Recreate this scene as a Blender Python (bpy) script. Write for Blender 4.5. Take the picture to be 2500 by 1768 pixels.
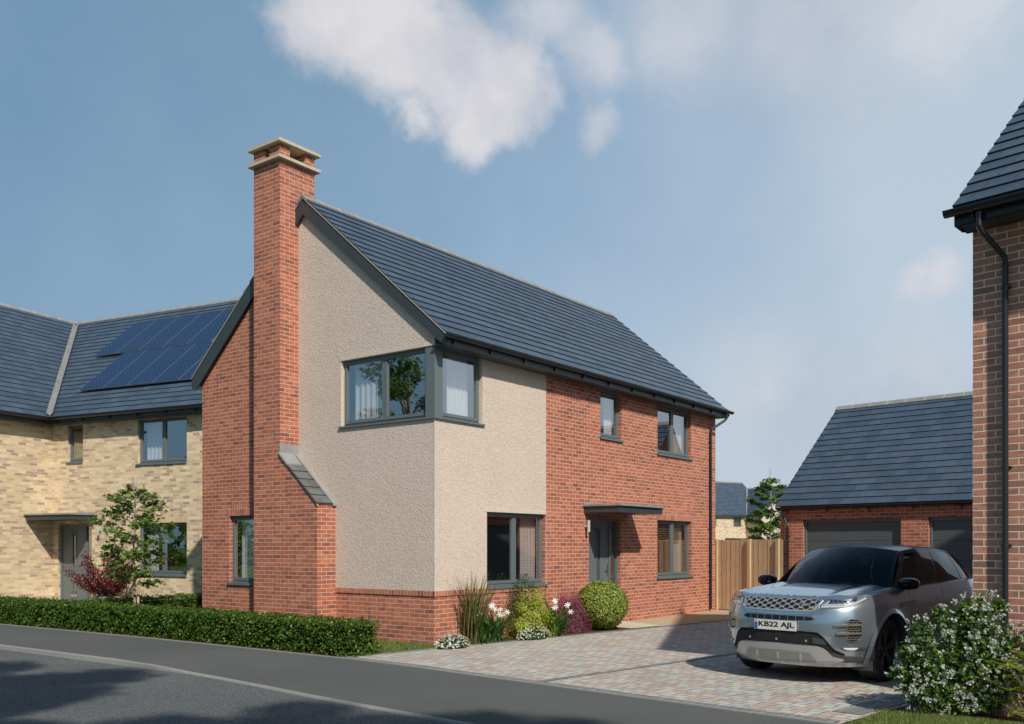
import bpy, bmesh, math, random
import numpy as np
from mathutils import Vector, Matrix
R = math.radians
rnd = random.Random(7)
nr = np.random.RandomState(11)
for o in list(bpy.data.objects): bpy.data.objects.remove(o)
scene = bpy.context.scene
COL = scene.collection

# ------------------------------------------------------------------ camera
FWD = R(36.95)
CAMX, CAMY, CAMZ = -11.600, -10.331, 1.65
cd = bpy.data.cameras.new("camera"); cam = bpy.data.objects.new("camera", cd); COL.objects.link(cam)
cam.location = (CAMX, CAMY, CAMZ)
cam.rotation_euler = (R(90), 0, FWD - R(90))
cd.sensor_width = 36; cd.lens = 36 * 2280 / 2500
cd.shift_y = (1334 - 884) / 2500
cd.clip_start = .1; cd.clip_end = 3000
scene.camera = cam

# ------------------------------------------------------------------ light
SUN = Vector((-0.52, -0.845, 0.86)).normalized()
scene.view_settings.view_transform = 'Standard'; scene.view_settings.look = 'None'
scene.view_settings.exposure = 0; scene.view_settings.gamma = 1
sl = bpy.data.lights.new("sun", 'SUN'); sl.energy = 4.4; sl.angle = R(1.0); sl.color = (1, .915, .80)
so = bpy.data.objects.new("sun", sl); COL.objects.link(so)
so.rotation_euler = SUN.to_track_quat('Z', 'Y').to_euler(); so.location = (-20, -30, 40)

w = bpy.data.worlds.new("World"); scene.world = w; w.use_nodes = True
def build_world():
    nt = w.node_tree; N = nt.nodes; L = nt.links; N.clear()
    out = N.new('ShaderNodeOutputWorld'); bg = N.new('ShaderNodeBackground'); bg.inputs[1].default_value = .10
    L.new(bg.outputs[0], out.inputs[0])
    sky = N.new('ShaderNodeTexSky'); sky.sky_type = 'NISHITA'; sky.sun_disc = False
    sky.sun_elevation = math.asin(SUN.z); sky.sun_rotation = math.atan2(SUN.x, SUN.y) % (2 * math.pi)
    sky.altitude = 50; sky.air_density = 1.0; sky.dust_density = 1.2; sky.ozone_density = 1.5
    tc = N.new('ShaderNodeTexCoord')
    nrm = N.new('ShaderNodeVectorMath'); nrm.operation = 'NORMALIZE'; L.new(tc.outputs['Generated'], nrm.inputs[0])
    D = nrm.outputs[0]
    def math_(op, a, b=None, c=None):
        m = N.new('ShaderNodeMath'); m.operation = op
        for i, v in enumerate((a, b, c)):
            if v is None: continue
            if isinstance(v, (int, float)): m.inputs[i].default_value = v
            else: L.new(v, m.inputs[i])
        return m.outputs[0]
    def noise(scale, detail, rough=.55, vec=None):
        n = N.new('ShaderNodeTexNoise'); n.inputs['Scale'].default_value = scale
        n.inputs['Detail'].default_value = detail; n.inputs['Roughness'].default_value = rough
        L.new(vec or D, n.inputs['Vector']); return n.outputs['Fac']
    # tint: deep blue to the left, pale to the right and towards the horizon
    sep = N.new('ShaderNodeSeparateXYZ'); L.new(D, sep.inputs[0])
    side = N.new('ShaderNodeVectorMath'); side.operation = 'DOT_PRODUCT'
    L.new(D, side.inputs[0]); side.inputs[1].default_value = (math.sin(FWD), -math.cos(FWD), 0)
    wisp = noise(2.3, 5)
    fac = math_('ADD', math_('MULTIPLY', side.outputs['Value'], SKY['side']), math_('MULTIPLY', sep.outputs['Z'], SKY['z']))
    fac = math_('ADD', fac, math_('MULTIPLY', math_('SUBTRACT', wisp, .5), SKY['wisp']))
    fac = math_('ADD', fac, SKY['base'])
    ramp = N.new('ShaderNodeValToRGB'); L.new(fac, ramp.inputs[0])
    cr = ramp.color_ramp
    cr.elements[0].position = 0; cr.elements[0].color = (*SKY['c0'], 1)
    cr.elements[1].position = 1; cr.elements[1].color = (*SKY['c2'], 1)
    e = cr.elements.new(.5); e.color = (*SKY['c1'], 1)
    sc = N.new('ShaderNodeVectorMath'); sc.operation = 'SCALE'; L.new(ramp.outputs[0], sc.inputs[0]); sc.inputs['Scale'].default_value = 10
    mx = N.new('ShaderNodeMix'); mx.data_type = 'RGBA'; mx.inputs['Factor'].default_value = SKY['mix']
    L.new(sky.outputs[0], mx.inputs['A']); L.new(sc.outputs[0], mx.inputs['B'])
    col = mx.outputs['Result']
    zm = N.new('ShaderNodeMapRange'); zm.interpolation_type = 'SMOOTHSTEP'; L.new(sep.outputs['Z'], zm.inputs[0]); zm.inputs[1].default_value = .48; zm.inputs[2].default_value = .95
    zx = N.new('ShaderNodeMix'); zx.data_type = 'RGBA'; L.new(zm.outputs[0], zx.inputs['Factor']); L.new(col, zx.inputs['A']); zx.inputs['B'].default_value = (.55, 1.25, 2.4, 1); col = zx.outputs['Result']
    # clouds: soft blobs broken up by noise
    n1 = noise(7, 7, .6); n2 = noise(20, 4, .6)
    n0 = noise(3.2, 5, .6)
    nn = math_('ADD', math_('ADD', math_('MULTIPLY', math_('SUBTRACT', n0, .5), .5), math_('MULTIPLY', math_('SUBTRACT', n1, .5), .9)), math_('MULTIPLY', math_('SUBTRACT', n2, .5), .7))
    clr = N.new('ShaderNodeValToRGB'); L.new(noise(5, 5, .6), clr.inputs[0]); clr.color_ramp.elements[0].position = .36; clr.color_ramp.elements[1].position = .62
    clr.color_ramp.elements[0].color = (.51, .54, .62, 1); clr.color_ramp.elements[1].color = (.76, .74, .76, 1)
    cls = N.new('ShaderNodeVectorMath'); cls.operation = 'SCALE'; L.new(clr.outputs[0], cls.inputs[0]); cls.inputs['Scale'].default_value = 10; clc = cls.outputs[0]
    wn = N.new('ShaderNodeTexNoise'); wn.inputs['Scale'].default_value = 6; wn.inputs['Detail'].default_value = 6; wn.inputs['Roughness'].default_value = .62; L.new(D, wn.inputs['Vector'])
    ws = N.new('ShaderNodeVectorMath'); ws.operation = 'SUBTRACT'; L.new(wn.outputs['Color'], ws.inputs[0]); ws.inputs[1].default_value = (.5, .5, .5)
    wm = N.new('ShaderNodeVectorMath'); wm.operation = 'MULTIPLY_ADD'; L.new(ws.outputs[0], wm.inputs[0]); wm.inputs[1].default_value = (.13, .13, .13); L.new(D, wm.inputs[2]); DW = wm.outputs[0]
    def cloud(blobs, amount, soft):
        cur = None
        for (dx, dy, dz, r) in blobs:
            v = Vector((dx, dy, dz)).normalized()
            dn = N.new('ShaderNodeVectorMath'); dn.operation = 'DISTANCE'; L.new(DW, dn.inputs[0]); dn.inputs[1].default_value = v
            q = math_('MULTIPLY', dn.outputs['Value'], 1 / r)
            cur = q if cur is None else math_('SMOOTH_MIN', cur, q, .55)
        s = math_('ADD', cur, nn)
        mr = N.new('ShaderNodeMapRange'); mr.interpolation_type = 'SMOOTHSTEP'
        L.new(s, mr.inputs[0]); mr.inputs[1].default_value = 1 + soft; mr.inputs[2].default_value = 1 - soft
        mr.inputs[3].default_value = 0; mr.inputs[4].default_value = amount
        return mr.outputs[0]
    def px(x, y, r):
        F = Vector((math.cos(FWD), math.sin(FWD), 0)); S = Vector((math.sin(FWD), -math.cos(FWD), 0))
        d = F + S * ((x - 1250) / 2280) + Vector((0, 0, (1334 - y) / 2280))
        return (*d.normalized(), r / 2280 / d.length)
    # directions of the clouds, as azimuth / height offsets from the view axis
    A = [px(*p) for p in [(800, 20, 110), (920, 50, 140), (1010, 140, 135), (1110, 210, 120), (1220, 245, 105), (1180, 330, 80), (1010, 300, 60)]]
    B = [px(*p) for p in [(1330, 40, 80), (1440, 140, 80), (1700, 10, 170), (1990, 10, 210), (2280, 10, 150)]]
    Cc = [px(*p) for p in [(2215, 720, 50), (2300, 730, 70)]]
    Dd = [px(*p) for p in [(1900, 1010, 190), (2200, 960, 160), (1440, 335, 45)]]
    for bl, am, so_ in ((A, .93, .42), (B, .62, .75), (Cc, .75, .6), (Dd, .5, .8)):
        m = cloud(bl, am, so_)
        c = N.new('ShaderNodeMix'); c.data_type = 'RGBA'; L.new(m, c.inputs['Factor'])
        L.new(col, c.inputs['A']); L.new(clc, c.inputs['B'])
        col = c.outputs['Result']
    L.new(col, bg.inputs[0])
SKY = dict(side=.95, z=-.62, wisp=.85, base=.76, c0=(.155, .295, .43), c1=(.30, .44, .60), c2=(.53, .635, .74), mix=.88, cl=(.66, .65, .72))
build_world()

# ------------------------------------------------------------------ helpers
class MB:
    """collects faces, builds ONE mesh object"""
    def __init__(s): s.v = []; s.f = []; s.m = []; s.uv = []
    def face(s, pts, m=0, uv=None):
        i = len(s.v); s.v += [tuple(p) for p in pts]; s.f.append(tuple(range(i, i + len(pts)))); s.m.append(m); s.uv.append(uv)
    def obox(s, O, T, N, u0, u1, n0, n1, z0, z1, m=0):
        O = Vector(O); T = Vector(T); N = Vector(N); U = Vector((0, 0, 1))
        P = lambda a, b, c: O + T * a + N * b + U * c
        p = [P(u0, n0, z0), P(u1, n0, z0), P(u1, n1, z0), P(u0, n1, z0), P(u0, n0, z1), P(u1, n0, z1), P(u1, n1, z1), P(u0, n1, z1)]
        # T x N = -U for outward frames; keep windings outward by testing the determinant
        fl = T.cross(N).z * (u1 - u0) * (n1 - n0) * (z1 - z0) < 0
        for q in ((3, 2, 1, 0), (4, 5, 6, 7), (0, 1, 5, 4), (1, 2, 6, 5), (2, 3, 7, 6), (3, 0, 4, 7)):
            q = q[::-1] if fl else q
            s.face([p[k] for k in q], m)
    def box(s, x0, x1, y0, y1, z0, z1, m=0): s.obox((0, 0, 0), (1, 0, 0), (0, 1, 0), x0, x1, y0, y1, z0, z1, m)
    def prism(s, poly, d, m=0):
        """poly: list of 3D points, extruded by vector d"""
        d = Vector(d); P = [Vector(p) for p in poly]; n = len(P)
        nn = Vector((0, 0, 0))
        for i in range(n): nn += P[i].cross(P[(i + 1) % n])
        if nn.dot(d) > 0: P = P[::-1]
        Q = [p + d for p in P]
        s.face(P, m); s.face(Q[::-1], m)
        for i in range(n):
            j = (i + 1) % n; s.face([P[j], P[i], Q[i], Q[j]], m)
    def tube(s, path, rad, n=8, m=0, caps=True):
        path = [Vector(p) for p in path]
        if not hasattr(rad, '__len__'): rad = [rad] * len(path)
        rings = []; up = None
        for i, p in enumerate(path):
            d = (path[min(i + 1, len(path) - 1)] - path[max(i - 1, 0)]).normalized()
            if up is None: up = d.orthogonal().normalized()
            up = (up - d * up.dot(d)).normalized(); b = d.cross(up)
            rings.append([p + (up * math.cos(a) + b * math.sin(a)) * rad[i] for a in [2 * math.pi * k / n for k in range(n)]])
        for a, b in zip(rings, rings[1:]):
            for k in range(n): s.face([a[k], a[(k + 1) % n], b[(k + 1) % n], b[k]], m)
        if caps: s.face(rings[0][::-1], m); s.face(rings[-1], m)
    def build(s, name, mats, parent=None, smooth=False, weld=False):
        me = bpy.data.meshes.new(name); me.from_pydata(s.v, [], s.f)
        if not isinstance(mats, (list, tuple)): mats = [mats]
        for m in mats: me.materials.append(m)
        me.polygons.foreach_set('material_index', s.m)
        uvl = me.uv_layers.new(name='UVMap'); me.update()
        U = Vector((0, 0, 1))
        for k, p in enumerate(me.polygons):
            uv = s.uv[k]
            if uv is None:
                n = p.normal
                if abs(n.z) > .98: T = Vector((1, 0, 0)); B = Vector((0, 1, 0))
                else: T = U.cross(n).normalized(); B = n.cross(T)
                uv = [(me.vertices[v].co.dot(T), me.vertices[v].co.dot(B)) for v in p.vertices]
            for li, q in zip(p.loop_indices, uv): uvl.data[li].uv = q
        if weld:
            bm = bmesh.new(); bm.from_mesh(me); bmesh.ops.remove_doubles(bm, verts=bm.verts, dist=1e-5); bm.to_mesh(me); bm.free()
        if smooth:
            me.polygons.foreach_set('use_smooth', [True] * len(me.polygons))
        o = bpy.data.objects.new(name, me); COL.objects.link(o)
        if parent: o.parent = parent
        return o
def tag(o, label=None, cat=None, group=None, kind=None):
    if label: o['label'] = label
    if cat: o['category'] = cat
    if group: o['group'] = group
    if kind: o['kind'] = kind
    return o
def thing(name, label, cat, loc=(0, 0, 0), rz=0, group=None):
    o = bpy.data.objects.new(name, None); COL.objects.link(o); o.location = loc; o.rotation_euler = (0, 0, rz)
    o.empty_display_size = .3
    return tag(o, label, cat, group)
def kids(o): return [c for c in bpy.data.objects if c.parent == o]
def copy_tree(o, parent=None):
    c = o.copy(); COL.objects.link(c); c.parent = parent
    for ch in kids(o): copy_tree(ch, c)
    return c

# ------------------------------------------------------------------ materials
def mat(name, base=(.5, .5, .5), rough=.6, metal=0, spec=.5, coat=0):
    m = bpy.data.materials.new(name); m.use_nodes = True
    b = m.node_tree.nodes['Principled BSDF']
    b.inputs['Base Color'].default_value = (*base, 1); b.inputs['Roughness'].default_value = rough
    b.inputs['Metallic'].default_value = metal; b.inputs['Specular IOR Level'].default_value = spec
    b.inputs['Coat Weight'].default_value = coat
    return m
class NT:
    def __init__(s, m): s.m = m; s.N = m.node_tree.nodes; s.L = m.node_tree.links; s.b = s.N['Principled BSDF']
    def n(s, t, **k):
        x = s.N.new(t)
        for a, b in k.items(): setattr(x, a, b)
        return x
    def set(s, sock, v):
        if isinstance(v, (int, float)): sock.default_value = v
        elif isinstance(v, tuple): sock.default_value = (*v, 1) if len(v) == 3 and len(sock.default_value) == 4 else v
        else: s.L.new(v, sock)
    def math(s, op, a, b=0):
        x = s.n('ShaderNodeMath', operation=op); s.set(x.inputs[0], a); s.set(x.inputs[1], b); return x.outputs[0]
    def mix(s, f, a, b, mode='MIX'):
        x = s.n('ShaderNodeMix', data_type='RGBA', blend_type=mode); s.set(x.inputs['Factor'], f); s.set(x.inputs['A'], a); s.set(x.inputs['B'], b); return x.outputs['Result']
    def ramp(s, f, stops, interp='LINEAR'):
        x = s.n('ShaderNodeValToRGB'); s.set(x.inputs[0], f); cr = x.color_ramp; cr.interpolation = interp
        while len(cr.elements) < len(stops): cr.elements.new(.5)
        for e, (p, c) in zip(cr.elements, stops): e.position = p; e.color = (*c, 1) if len(c) == 3 else c
        return x.outputs[0]
    def noise(s, scale, detail=3, vec=None, rough=.55, out='Fac'):
        x = s.n('ShaderNodeTexNoise'); x.inputs['Scale'].default_value = scale; x.inputs['Detail'].default_value = detail; x.inputs['Roughness'].default_value = rough
        if vec: s.L.new(vec, x.inputs['Vector'])
        return x.outputs[out]
    def uv(s): return s.n('ShaderNodeTexCoord').outputs['UV']
    def obj(s): return s.n('ShaderNodeTexCoord').outputs['Object']
    def mapping(s, vec, scale=(1, 1, 1), rot=(0, 0, 0), loc=(0, 0, 0)):
        x = s.n('ShaderNodeMapping'); s.L.new(vec, x.inputs[0]); x.inputs['Scale'].default_value = scale; x.inputs['Rotation'].default_value = rot; x.inputs['Location'].default_value = loc
        return x.outputs[0]
    def bump(s, h, strength=.5, dist=.01, normal=None):
        x = s.n('ShaderNodeBump'); x.inputs['Strength'].default_value = strength; x.inputs['Distance'].default_value = dist; s.L.new(h, x.inputs['Height'])
        if normal: s.L.new(normal, x.inputs['Normal'])
        return x.outputs[0]
    def brick(s, vec, bw, rh, mortar, off=.5, smooth=.1, squash=1, sqf=2):
        x = s.n('ShaderNodeTexBrick'); s.L.new(vec, x.inputs['Vector']); x.offset = off; x.squash = squash; x.squash_frequency = sqf
        x.inputs['Color1'].default_value = (0, 0, 0, 1); x.inputs['Color2'].default_value = (1, 1, 1, 1); x.inputs['Mortar'].default_value = (.5, .5, .5, 1)
        x.inputs['Scale'].default_value = 1; x.inputs['Mortar Size'].default_value = mortar; x.inputs['Mortar Smooth'].default_value = smooth
        x.inputs['Brick Width'].default_value = bw; x.inputs['Row Height'].default_value = rh
        return x

def brick_mat(name, stops, mortar, smudge, bw=.225, rh=.075, ms=.0052, rough_n=1.0, off=.5, smudge_amt=.6):
    m = mat(name, rough=.85, spec=.25); t = NT(m)
    uv = t.uv()
    wob = t.noise(9, 2, uv, out='Color')
    wv = t.n('ShaderNodeVectorMath', operation='MULTIPLY_ADD'); t.L.new(wob, wv.inputs[0]); wv.inputs[1].default_value = (.006, .006, 0); t.L.new(uv, wv.inputs[2])
    wo = t.n('ShaderNodeVectorMath', operation='SUBTRACT'); t.L.new(wv.outputs[0], wo.inputs[0]); wo.inputs[1].default_value = (.003, .003, 0)
    b = t.brick(wo.outputs[0], bw, rh, ms, off, .25)
    col = t.ramp(b.outputs['Color'], stops)
    # burnt smudges on some bricks
    sm = t.noise(5.5, 2, t.mapping(uv, (1, 2.2, 1)))
    sm2 = t.ramp(sm, [(.52, (0, 0, 0)), (.66, (1, 1, 1))])
    col = t.mix(t.math('MULTIPLY', sm2, smudge_amt), col, smudge)
    fine = t.noise(60, 4, uv, .7)
    col = t.mix(.5, col, t.ramp(fine, [(.3, (.62, .62, .62)), (.7, (1.25, 1.25, 1.25))]), 'MULTIPLY')
    big = t.noise(.6, 4, uv)
    col = t.mix(.35, col, t.ramp(big, [(.3, (.8, .8, .8)), (.7, (1.12, 1.12, 1.12))]), 'MULTIPLY')
    mcol = t.mix(.4, mortar, t.ramp(fine, [(.3, (.7, .7, .7)), (.7, (1.2, 1.2, 1.2))]), 'MULTIPLY')
    col = t.mix(b.outputs['Fac'], col, mcol)
    t.L.new(col, t.b.inputs['Base Color'])
    h = t.math('SUBTRACT', t.math('MULTIPLY', fine, .35 * rough_n), b.outputs['Fac'])
    t.L.new(t.bump(h, .55, .006), t.b.inputs['Normal'])
    return m
M = {}
M['brick'] = brick_mat('red_brick', [(0, (.24, .095, .085)), (.035, (.32, .11, .08)), (.09, (.39, .128, .078)), (.45, (.45, .150, .088)), (.75, (.50, .174, .103)), (1, (.55, .20, .125))], (.66, .52, .40), (.17, .085, .095), smudge_amt=.62)
M['brick_near'] = brick_mat('weathered_red_brick', [(0, (.30, .17, .14)), (.12, (.46, .21, .145)), (.5, (.56, .25, .175)), (1, (.66, .31, .22))], (.80, .76, .63), (.22, .15, .14), ms=.0062, rough_n=2.4, smudge_amt=.55)
M['soldier'] = brick_mat('red_soldier_brick', [(0, (.24, .10, .08)), (.15, (.42, .15, .095)), (.6, (.49, .18, .11)), (1, (.55, .22, .14))], (.62, .47, .36), (.19, .09, .09), bw=.075, rh=.40, ms=.005, off=0)
M['buff'] = brick_mat('buff_brick', [(0, (.40, .28, .24)), (.10, (.46, .33, .26)), (.16, (.54, .41, .27)), (.4, (.64, .50, .33)), (.7, (.73, .58, .37)), (1, (.80, .66, .44))], (.64, .60, .49), (.50, .36, .24), smudge_amt=.25)
M['buff_soldier'] = brick_mat('buff_soldier_brick', [(0, (.45, .30, .24)), (.2, (.60, .45, .27)), (1, (.74, .57, .34))], (.60, .56, .46), (.50, .36, .24), bw=.075, rh=.4, off=0, smudge_amt=.2)

def render_mat(name, base, bump=1.0):
    m = mat(name, base, .95, spec=.15); t = NT(m); o = t.obj()
    n1 = t.noise(26, 3, o, .6); n2 = t.noise(9, 4, o)
    v = t.n('ShaderNodeTexVoronoi'); v.inputs['Scale'].default_value = 34; t.L.new(t.mapping(o, (1, 1, 1.5)), v.inputs['Vector'])
    h = t.math('ADD', t.math('MULTIPLY', n1, 1.3), t.math('MULTIPLY', v.outputs['Distance'], .6))
    c = t.mix(.55, base, t.ramp(n1, [(.3, (.72, .70, .68)), (.65, (1.12, 1.12, 1.12))]), 'MULTIPLY')
    c = t.mix(.3, c, t.ramp(t.noise(1.1, 4, o), [(.3, (.88, .88, .88)), (.7, (1.08, 1.08, 1.08))]), 'MULTIPLY')
    t.L.new(c, t.b.inputs['Base Color']); t.L.new(t.bump(h, .6 * bump, .010), t.b.inputs['Normal'])
    return m
M['render'] = render_mat('roughcast_render', (.62, .53, .455))
M['bead'] = render_mat('smooth_render_bead', (.62, .545, .475), .25)

def slate_mat(name, a, b_, bw=.3, rh=.25, joint=.0035):
    m = mat(name, a, .52, spec=.42); t = NT(m); uv = t.uv()
    b = t.brick(uv, bw, rh, joint, .5, .1)
    c = t.mix(b.outputs['Color'], a, b_)
    c = t.mix(.5, c, t.ramp(t.noise(14, 5, t.mapping(uv, (3, .8, 1))), [(.3, (.75, .76, .78)), (.7, (1.22, 1.2, 1.18))]), 'MULTIPLY')
    c = t.mix(.4, c, t.ramp(t.noise(.7, 4, uv), [(.3, (.82, .82, .82)), (.7, (1.15, 1.15, 1.15))]), 'MULTIPLY')
    # only joints between slates, not the course lines, are drawn
    sepx = t.n('ShaderNodeSeparateXYZ'); t.L.new(uv, sepx.inputs[0])
    c = t.mix(t.math('MULTIPLY', b.outputs['Fac'], .75), c, (.012, .014, .018))
    t.L.new(c, t.b.inputs['Base Color'])
    t.L.new(t.bump(t.noise(22, 5, t.mapping(uv, (1, .35, 1))), .35, .01), t.b.inputs['Normal'])
    rr = t.ramp(t.noise(5, 3, uv), [(.3, (.42, .42, .42)), (.7, (.62, .62, .62))]); t.L.new(rr, t.b.inputs['Roughness'])
    return m
M['slate'] = slate_mat('blue_slate', (.046, .075, .115), (.070, .104, .150))
M['slate_grey'] = slate_mat('grey_slate', (.10, .105, .105), (.15, .155, .155))
def simple_noise_mat(name, base, rough, amt=.3, scale=6, bump=.2, dist=.005, metal=0, spec=.5, stretch=(1, 1, 1), bscale=None):
    m = mat(name, base, rough, metal, spec); t = NT(m); o = t.mapping(t.obj(), stretch)
    n = t.noise(scale, 5, o)
    t.L.new(t.mix(amt, base, t.ramp(n, [(.25, (.55, .55, .55)), (.75, (1.4, 1.4, 1.4))]), 'MULTIPLY'), t.b.inputs['Base Color'])
    if bump: t.L.new(t.bump(t.noise(bscale or scale * 4, 4, o), bump, dist), t.b.inputs['Normal'])
    return m
M['edge'] = mat('slate_edge_shade', (.022, .026, .032), .8)  # darker than the slates: shade under each course put into the colour
M['ridge'] = simple_noise_mat('ridge_tile', (.23, .24, .235), .8, .4, 3, .3)
M['ridge_mortar'] = mat('ridge_mortar', (.50, .48, .43), .9)
M['lead'] = simple_noise_mat('lead_flashing', (.27, .28, .28), .55, .4, 4, .2)
M['frame'] = simple_noise_mat('grey_frame', (.125, .155, .165), .38, .08, 3, 0)
M['dark'] = simple_noise_mat('charcoal_board', (.040, .052, .056), .42, .15, 3, 0)
M['black'] = simple_noise_mat('black_plastic', (.018, .021, .025), .3, .1, 3, 0)
M['gdoor'] = simple_noise_mat('garage_door_grey', (.080, .105, .115), .5, .1, 3, 0)
M['gap'] = mat('gap_shade', (.004, .004, .005), .9)  # near-black on solid faces, painted shade for gaps and recesses
M['cream'] = mat('cream_verge', (.46, .40, .30), .8)
M['stone'] = simple_noise_mat('cast_stone', (.50, .44, .34), .9, .25, 8, .3)
M['lamp_metal'] = mat('lamp_metal', (.55, .54, .53), .45, .25)
M['steel'] = mat('brushed_steel', (.55, .55, .55), .28, 1)
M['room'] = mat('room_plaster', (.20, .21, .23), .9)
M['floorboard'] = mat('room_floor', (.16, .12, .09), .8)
def glass_mat(name, tint, refl, rough=0):
    m = bpy.data.materials.new(name); m.use_nodes = True; nt = m.node_tree; N = nt.nodes; L = nt.links; N.clear()
    o = N.new('ShaderNodeOutputMaterial'); tr = N.new('ShaderNodeBsdfTransparent'); tr.inputs[0].default_value = (*tint, 1)
    g = N.new('ShaderNodeBsdfGlossy'); g.inputs['Roughness'].default_value = rough; g.inputs[0].default_value = (1, 1, 1, 1)
    lw = N.new('ShaderNodeLayerWeight'); lw.inputs[0].default_value = .5
    pw = N.new('ShaderNodeMath'); pw.operation = 'POWER'; L.new(lw.outputs['Facing'], pw.inputs[0]); pw.inputs[1].default_value = 5
    ma = N.new('ShaderNodeMath'); ma.operation = 'MULTIPLY_ADD'; L.new(pw.outputs[0], ma.inputs[0]); ma.inputs[1].default_value = 1 - refl; ma.inputs[2].default_value = refl
    mx = N.new('ShaderNodeMixShader'); L.new(ma.outputs[0], mx.inputs[0]); L.new(tr.outputs[0], mx.inputs[1]); L.new(g.outputs[0], mx.inputs[2])
    L.new(mx.outputs[0], o.inputs[0]); return m
M['glass'] = glass_mat('window_glass', (.86, .89, .91), .42)
def curtain_mat(name, base, check=False):
    m = mat(name, base, .9, spec=.1); t = NT(m)
    t.b.inputs['Transmission Weight'].default_value = 0
    if check:
        uv = t.uv(); ch = t.brick(uv, .055, .055, .008, 0, .3)
        t.L.new(t.mix(t.math('MULTIPLY', ch.outputs['Fac'], .35), base, (.45, .34, .34)), t.b.inputs['Base Color'])
    return m
M['curtain'] = curtain_mat('white_curtain', (.82, .83, .84))
M['curtain_check'] = curtain_mat('checked_curtain', (.72, .66, .62), True)
M['curtain_tan'] = curtain_mat('tan_curtain', (.62, .55, .46))
M['wood_blind'] = mat('wooden_blind', (.50, .33, .17), .6)
def timber():
    m = mat('fence_timber', (.34, .22, .12), .8); t = NT(m); o = t.obj()
    g = t.noise(7, 6, t.mapping(o, (4, 4, .5)), .65)
    i = t.n('ShaderNodeNewGeometry').outputs['Random Per Island']
    c = t.ramp(g, [(.28, (.40, .29, .18)), (.5, (.52, .39, .25)), (.75, (.62, .48, .32))])
    c = t.mix(.6, c, t.ramp(i, [(0, (.80, .78, .76)), (1, (1.16, 1.12, 1.06))]), 'MULTIPLY')
    t.L.new(c, t.b.inputs['Base Color']); t.L.new(t.bump(g, .3, .004), t.b.inputs['Normal']); return m
M['timber'] = timber()
def ground_mat(name, stops, scale, bump, dist, big=.25, rough=.95, bscale=None):
    m = mat(name, stops[0][1], rough, spec=.2); t = NT(m); o = t.obj()
    n = t.noise(scale, 6, o, .7); c = t.ramp(n, stops)
    c = t.mix(.5, c, t.ramp(t.noise(big, 5, o), [(.3, (.75, .75, .76)), (.7, (1.2, 1.2, 1.18))]), 'MULTIPLY')
    t.L.new(c, t.b.inputs['Base Color']); t.L.new(t.bump(t.noise(bscale or scale, 4, o, .7), bump, dist), t.b.inputs['Normal']); return m
M['road'] = ground_mat('asphalt_road', [(.36, (.062, .070, .076)), (.5, (.120, .132, .138)), (.62, (.23, .245, .25))], 48, 1.0, .02, .5, .85)
M['pave'] = ground_mat('asphalt_pavement', [(.36, (.078, .088, .088)), (.5, (.098, .108, .106)), (.64, (.125, .133, .129))], 110, .4, .004, .4)
M['kerb'] = ground_mat('concrete_kerb', [(.3, (.22, .22, .21)), (.7, (.30, .30, .285))], 25, .3, .003, .6)
M['soil'] = ground_mat('soil', [(.3, (.035, .022, .015)), (.5, (.09, .06, .04)), (.7, (.19, .13, .09))], 35, 1, .03, 1.5)
M['lawn'] = ground_mat('lawn', [(.3, (.045, .075, .018)), (.7, (.11, .16, .05))], 20, .5, .02, .8)
M['gravel'] = ground_mat('gravel', [(.32, (.24, .17, .10)), (.5, (.46, .37, .24)), (.68, (.66, .56, .40))], 60, 1, .01, .5)
M['slab'] = ground_mat('concrete_slab', [(.3, (.52, .46, .37)), (.7, (.60, .54, .45))], 12, .2, .003, .5)
def paver():
    m = mat('block_paving', (.4, .38, .35), .9, spec=.2); t = NT(m); uv = t.uv()
    b = t.brick(uv, .185, .140, .006, .5, .15, .78, 3)
    c = t.ramp(b.outputs['Color'], [(0, (.43, .355, .315)), (.40, (.50, .415, .37)), (.43, (.48, .465, .41)), (.84, (.54, .52, .46)), (.86, (.37, .43, .445)), (1, (.43, .485, .495))], 'LINEAR')
    f = t.noise(45, 5, uv, .7)
    c = t.mix(.45, c, t.ramp(f, [(.3, (.8, .8, .8)), (.7, (1.15, 1.15, 1.15))]), 'MULTIPLY')
    c = t.mix(.5, c, t.ramp(t.noise(1.2, 4, uv), [(.3, (.82, .82, .82)), (.7, (1.1, 1.1, 1.1))]), 'MULTIPLY')
    c = t.mix(b.outputs['Fac'], c, (.10, .095, .08)); t.L.new(c, t.b.inputs['Base Color'])
    h = t.math('SUBTRACT', t.math('MULTIPLY', f, .3), b.outputs['Fac'])
    h2 = t.math('ADD', h, t.math('MULTIPLY', b.outputs['Color'], .5))
    t.L.new(t.bump(h2, .8, .008), t.b.inputs['Normal']); return m
M['paver'] = paver()
def paver_grey():
    m = mat('grey_block_border', (.2, .2, .2), .9, spec=.2); t = NT(m); uv = t.uv()
    b = t.brick(uv, .2, .1, .004, .5, .15)
    c = t.ramp(b.outputs['Color'], [(0, (.19, .20, .20)), (1, (.28, .29, .285))])
    c = t.mix(b.outputs['Fac'], c, (.07, .07, .065)); t.L.new(c, t.b.inputs['Base Color'])
    t.L.new(t.bump(t.math('SUBTRACT', t.noise(45, 4, uv), b.outputs['Fac']), .7, .006), t.b.inputs['Normal']); return m
M['paver_grey'] = paver_grey()
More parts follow.
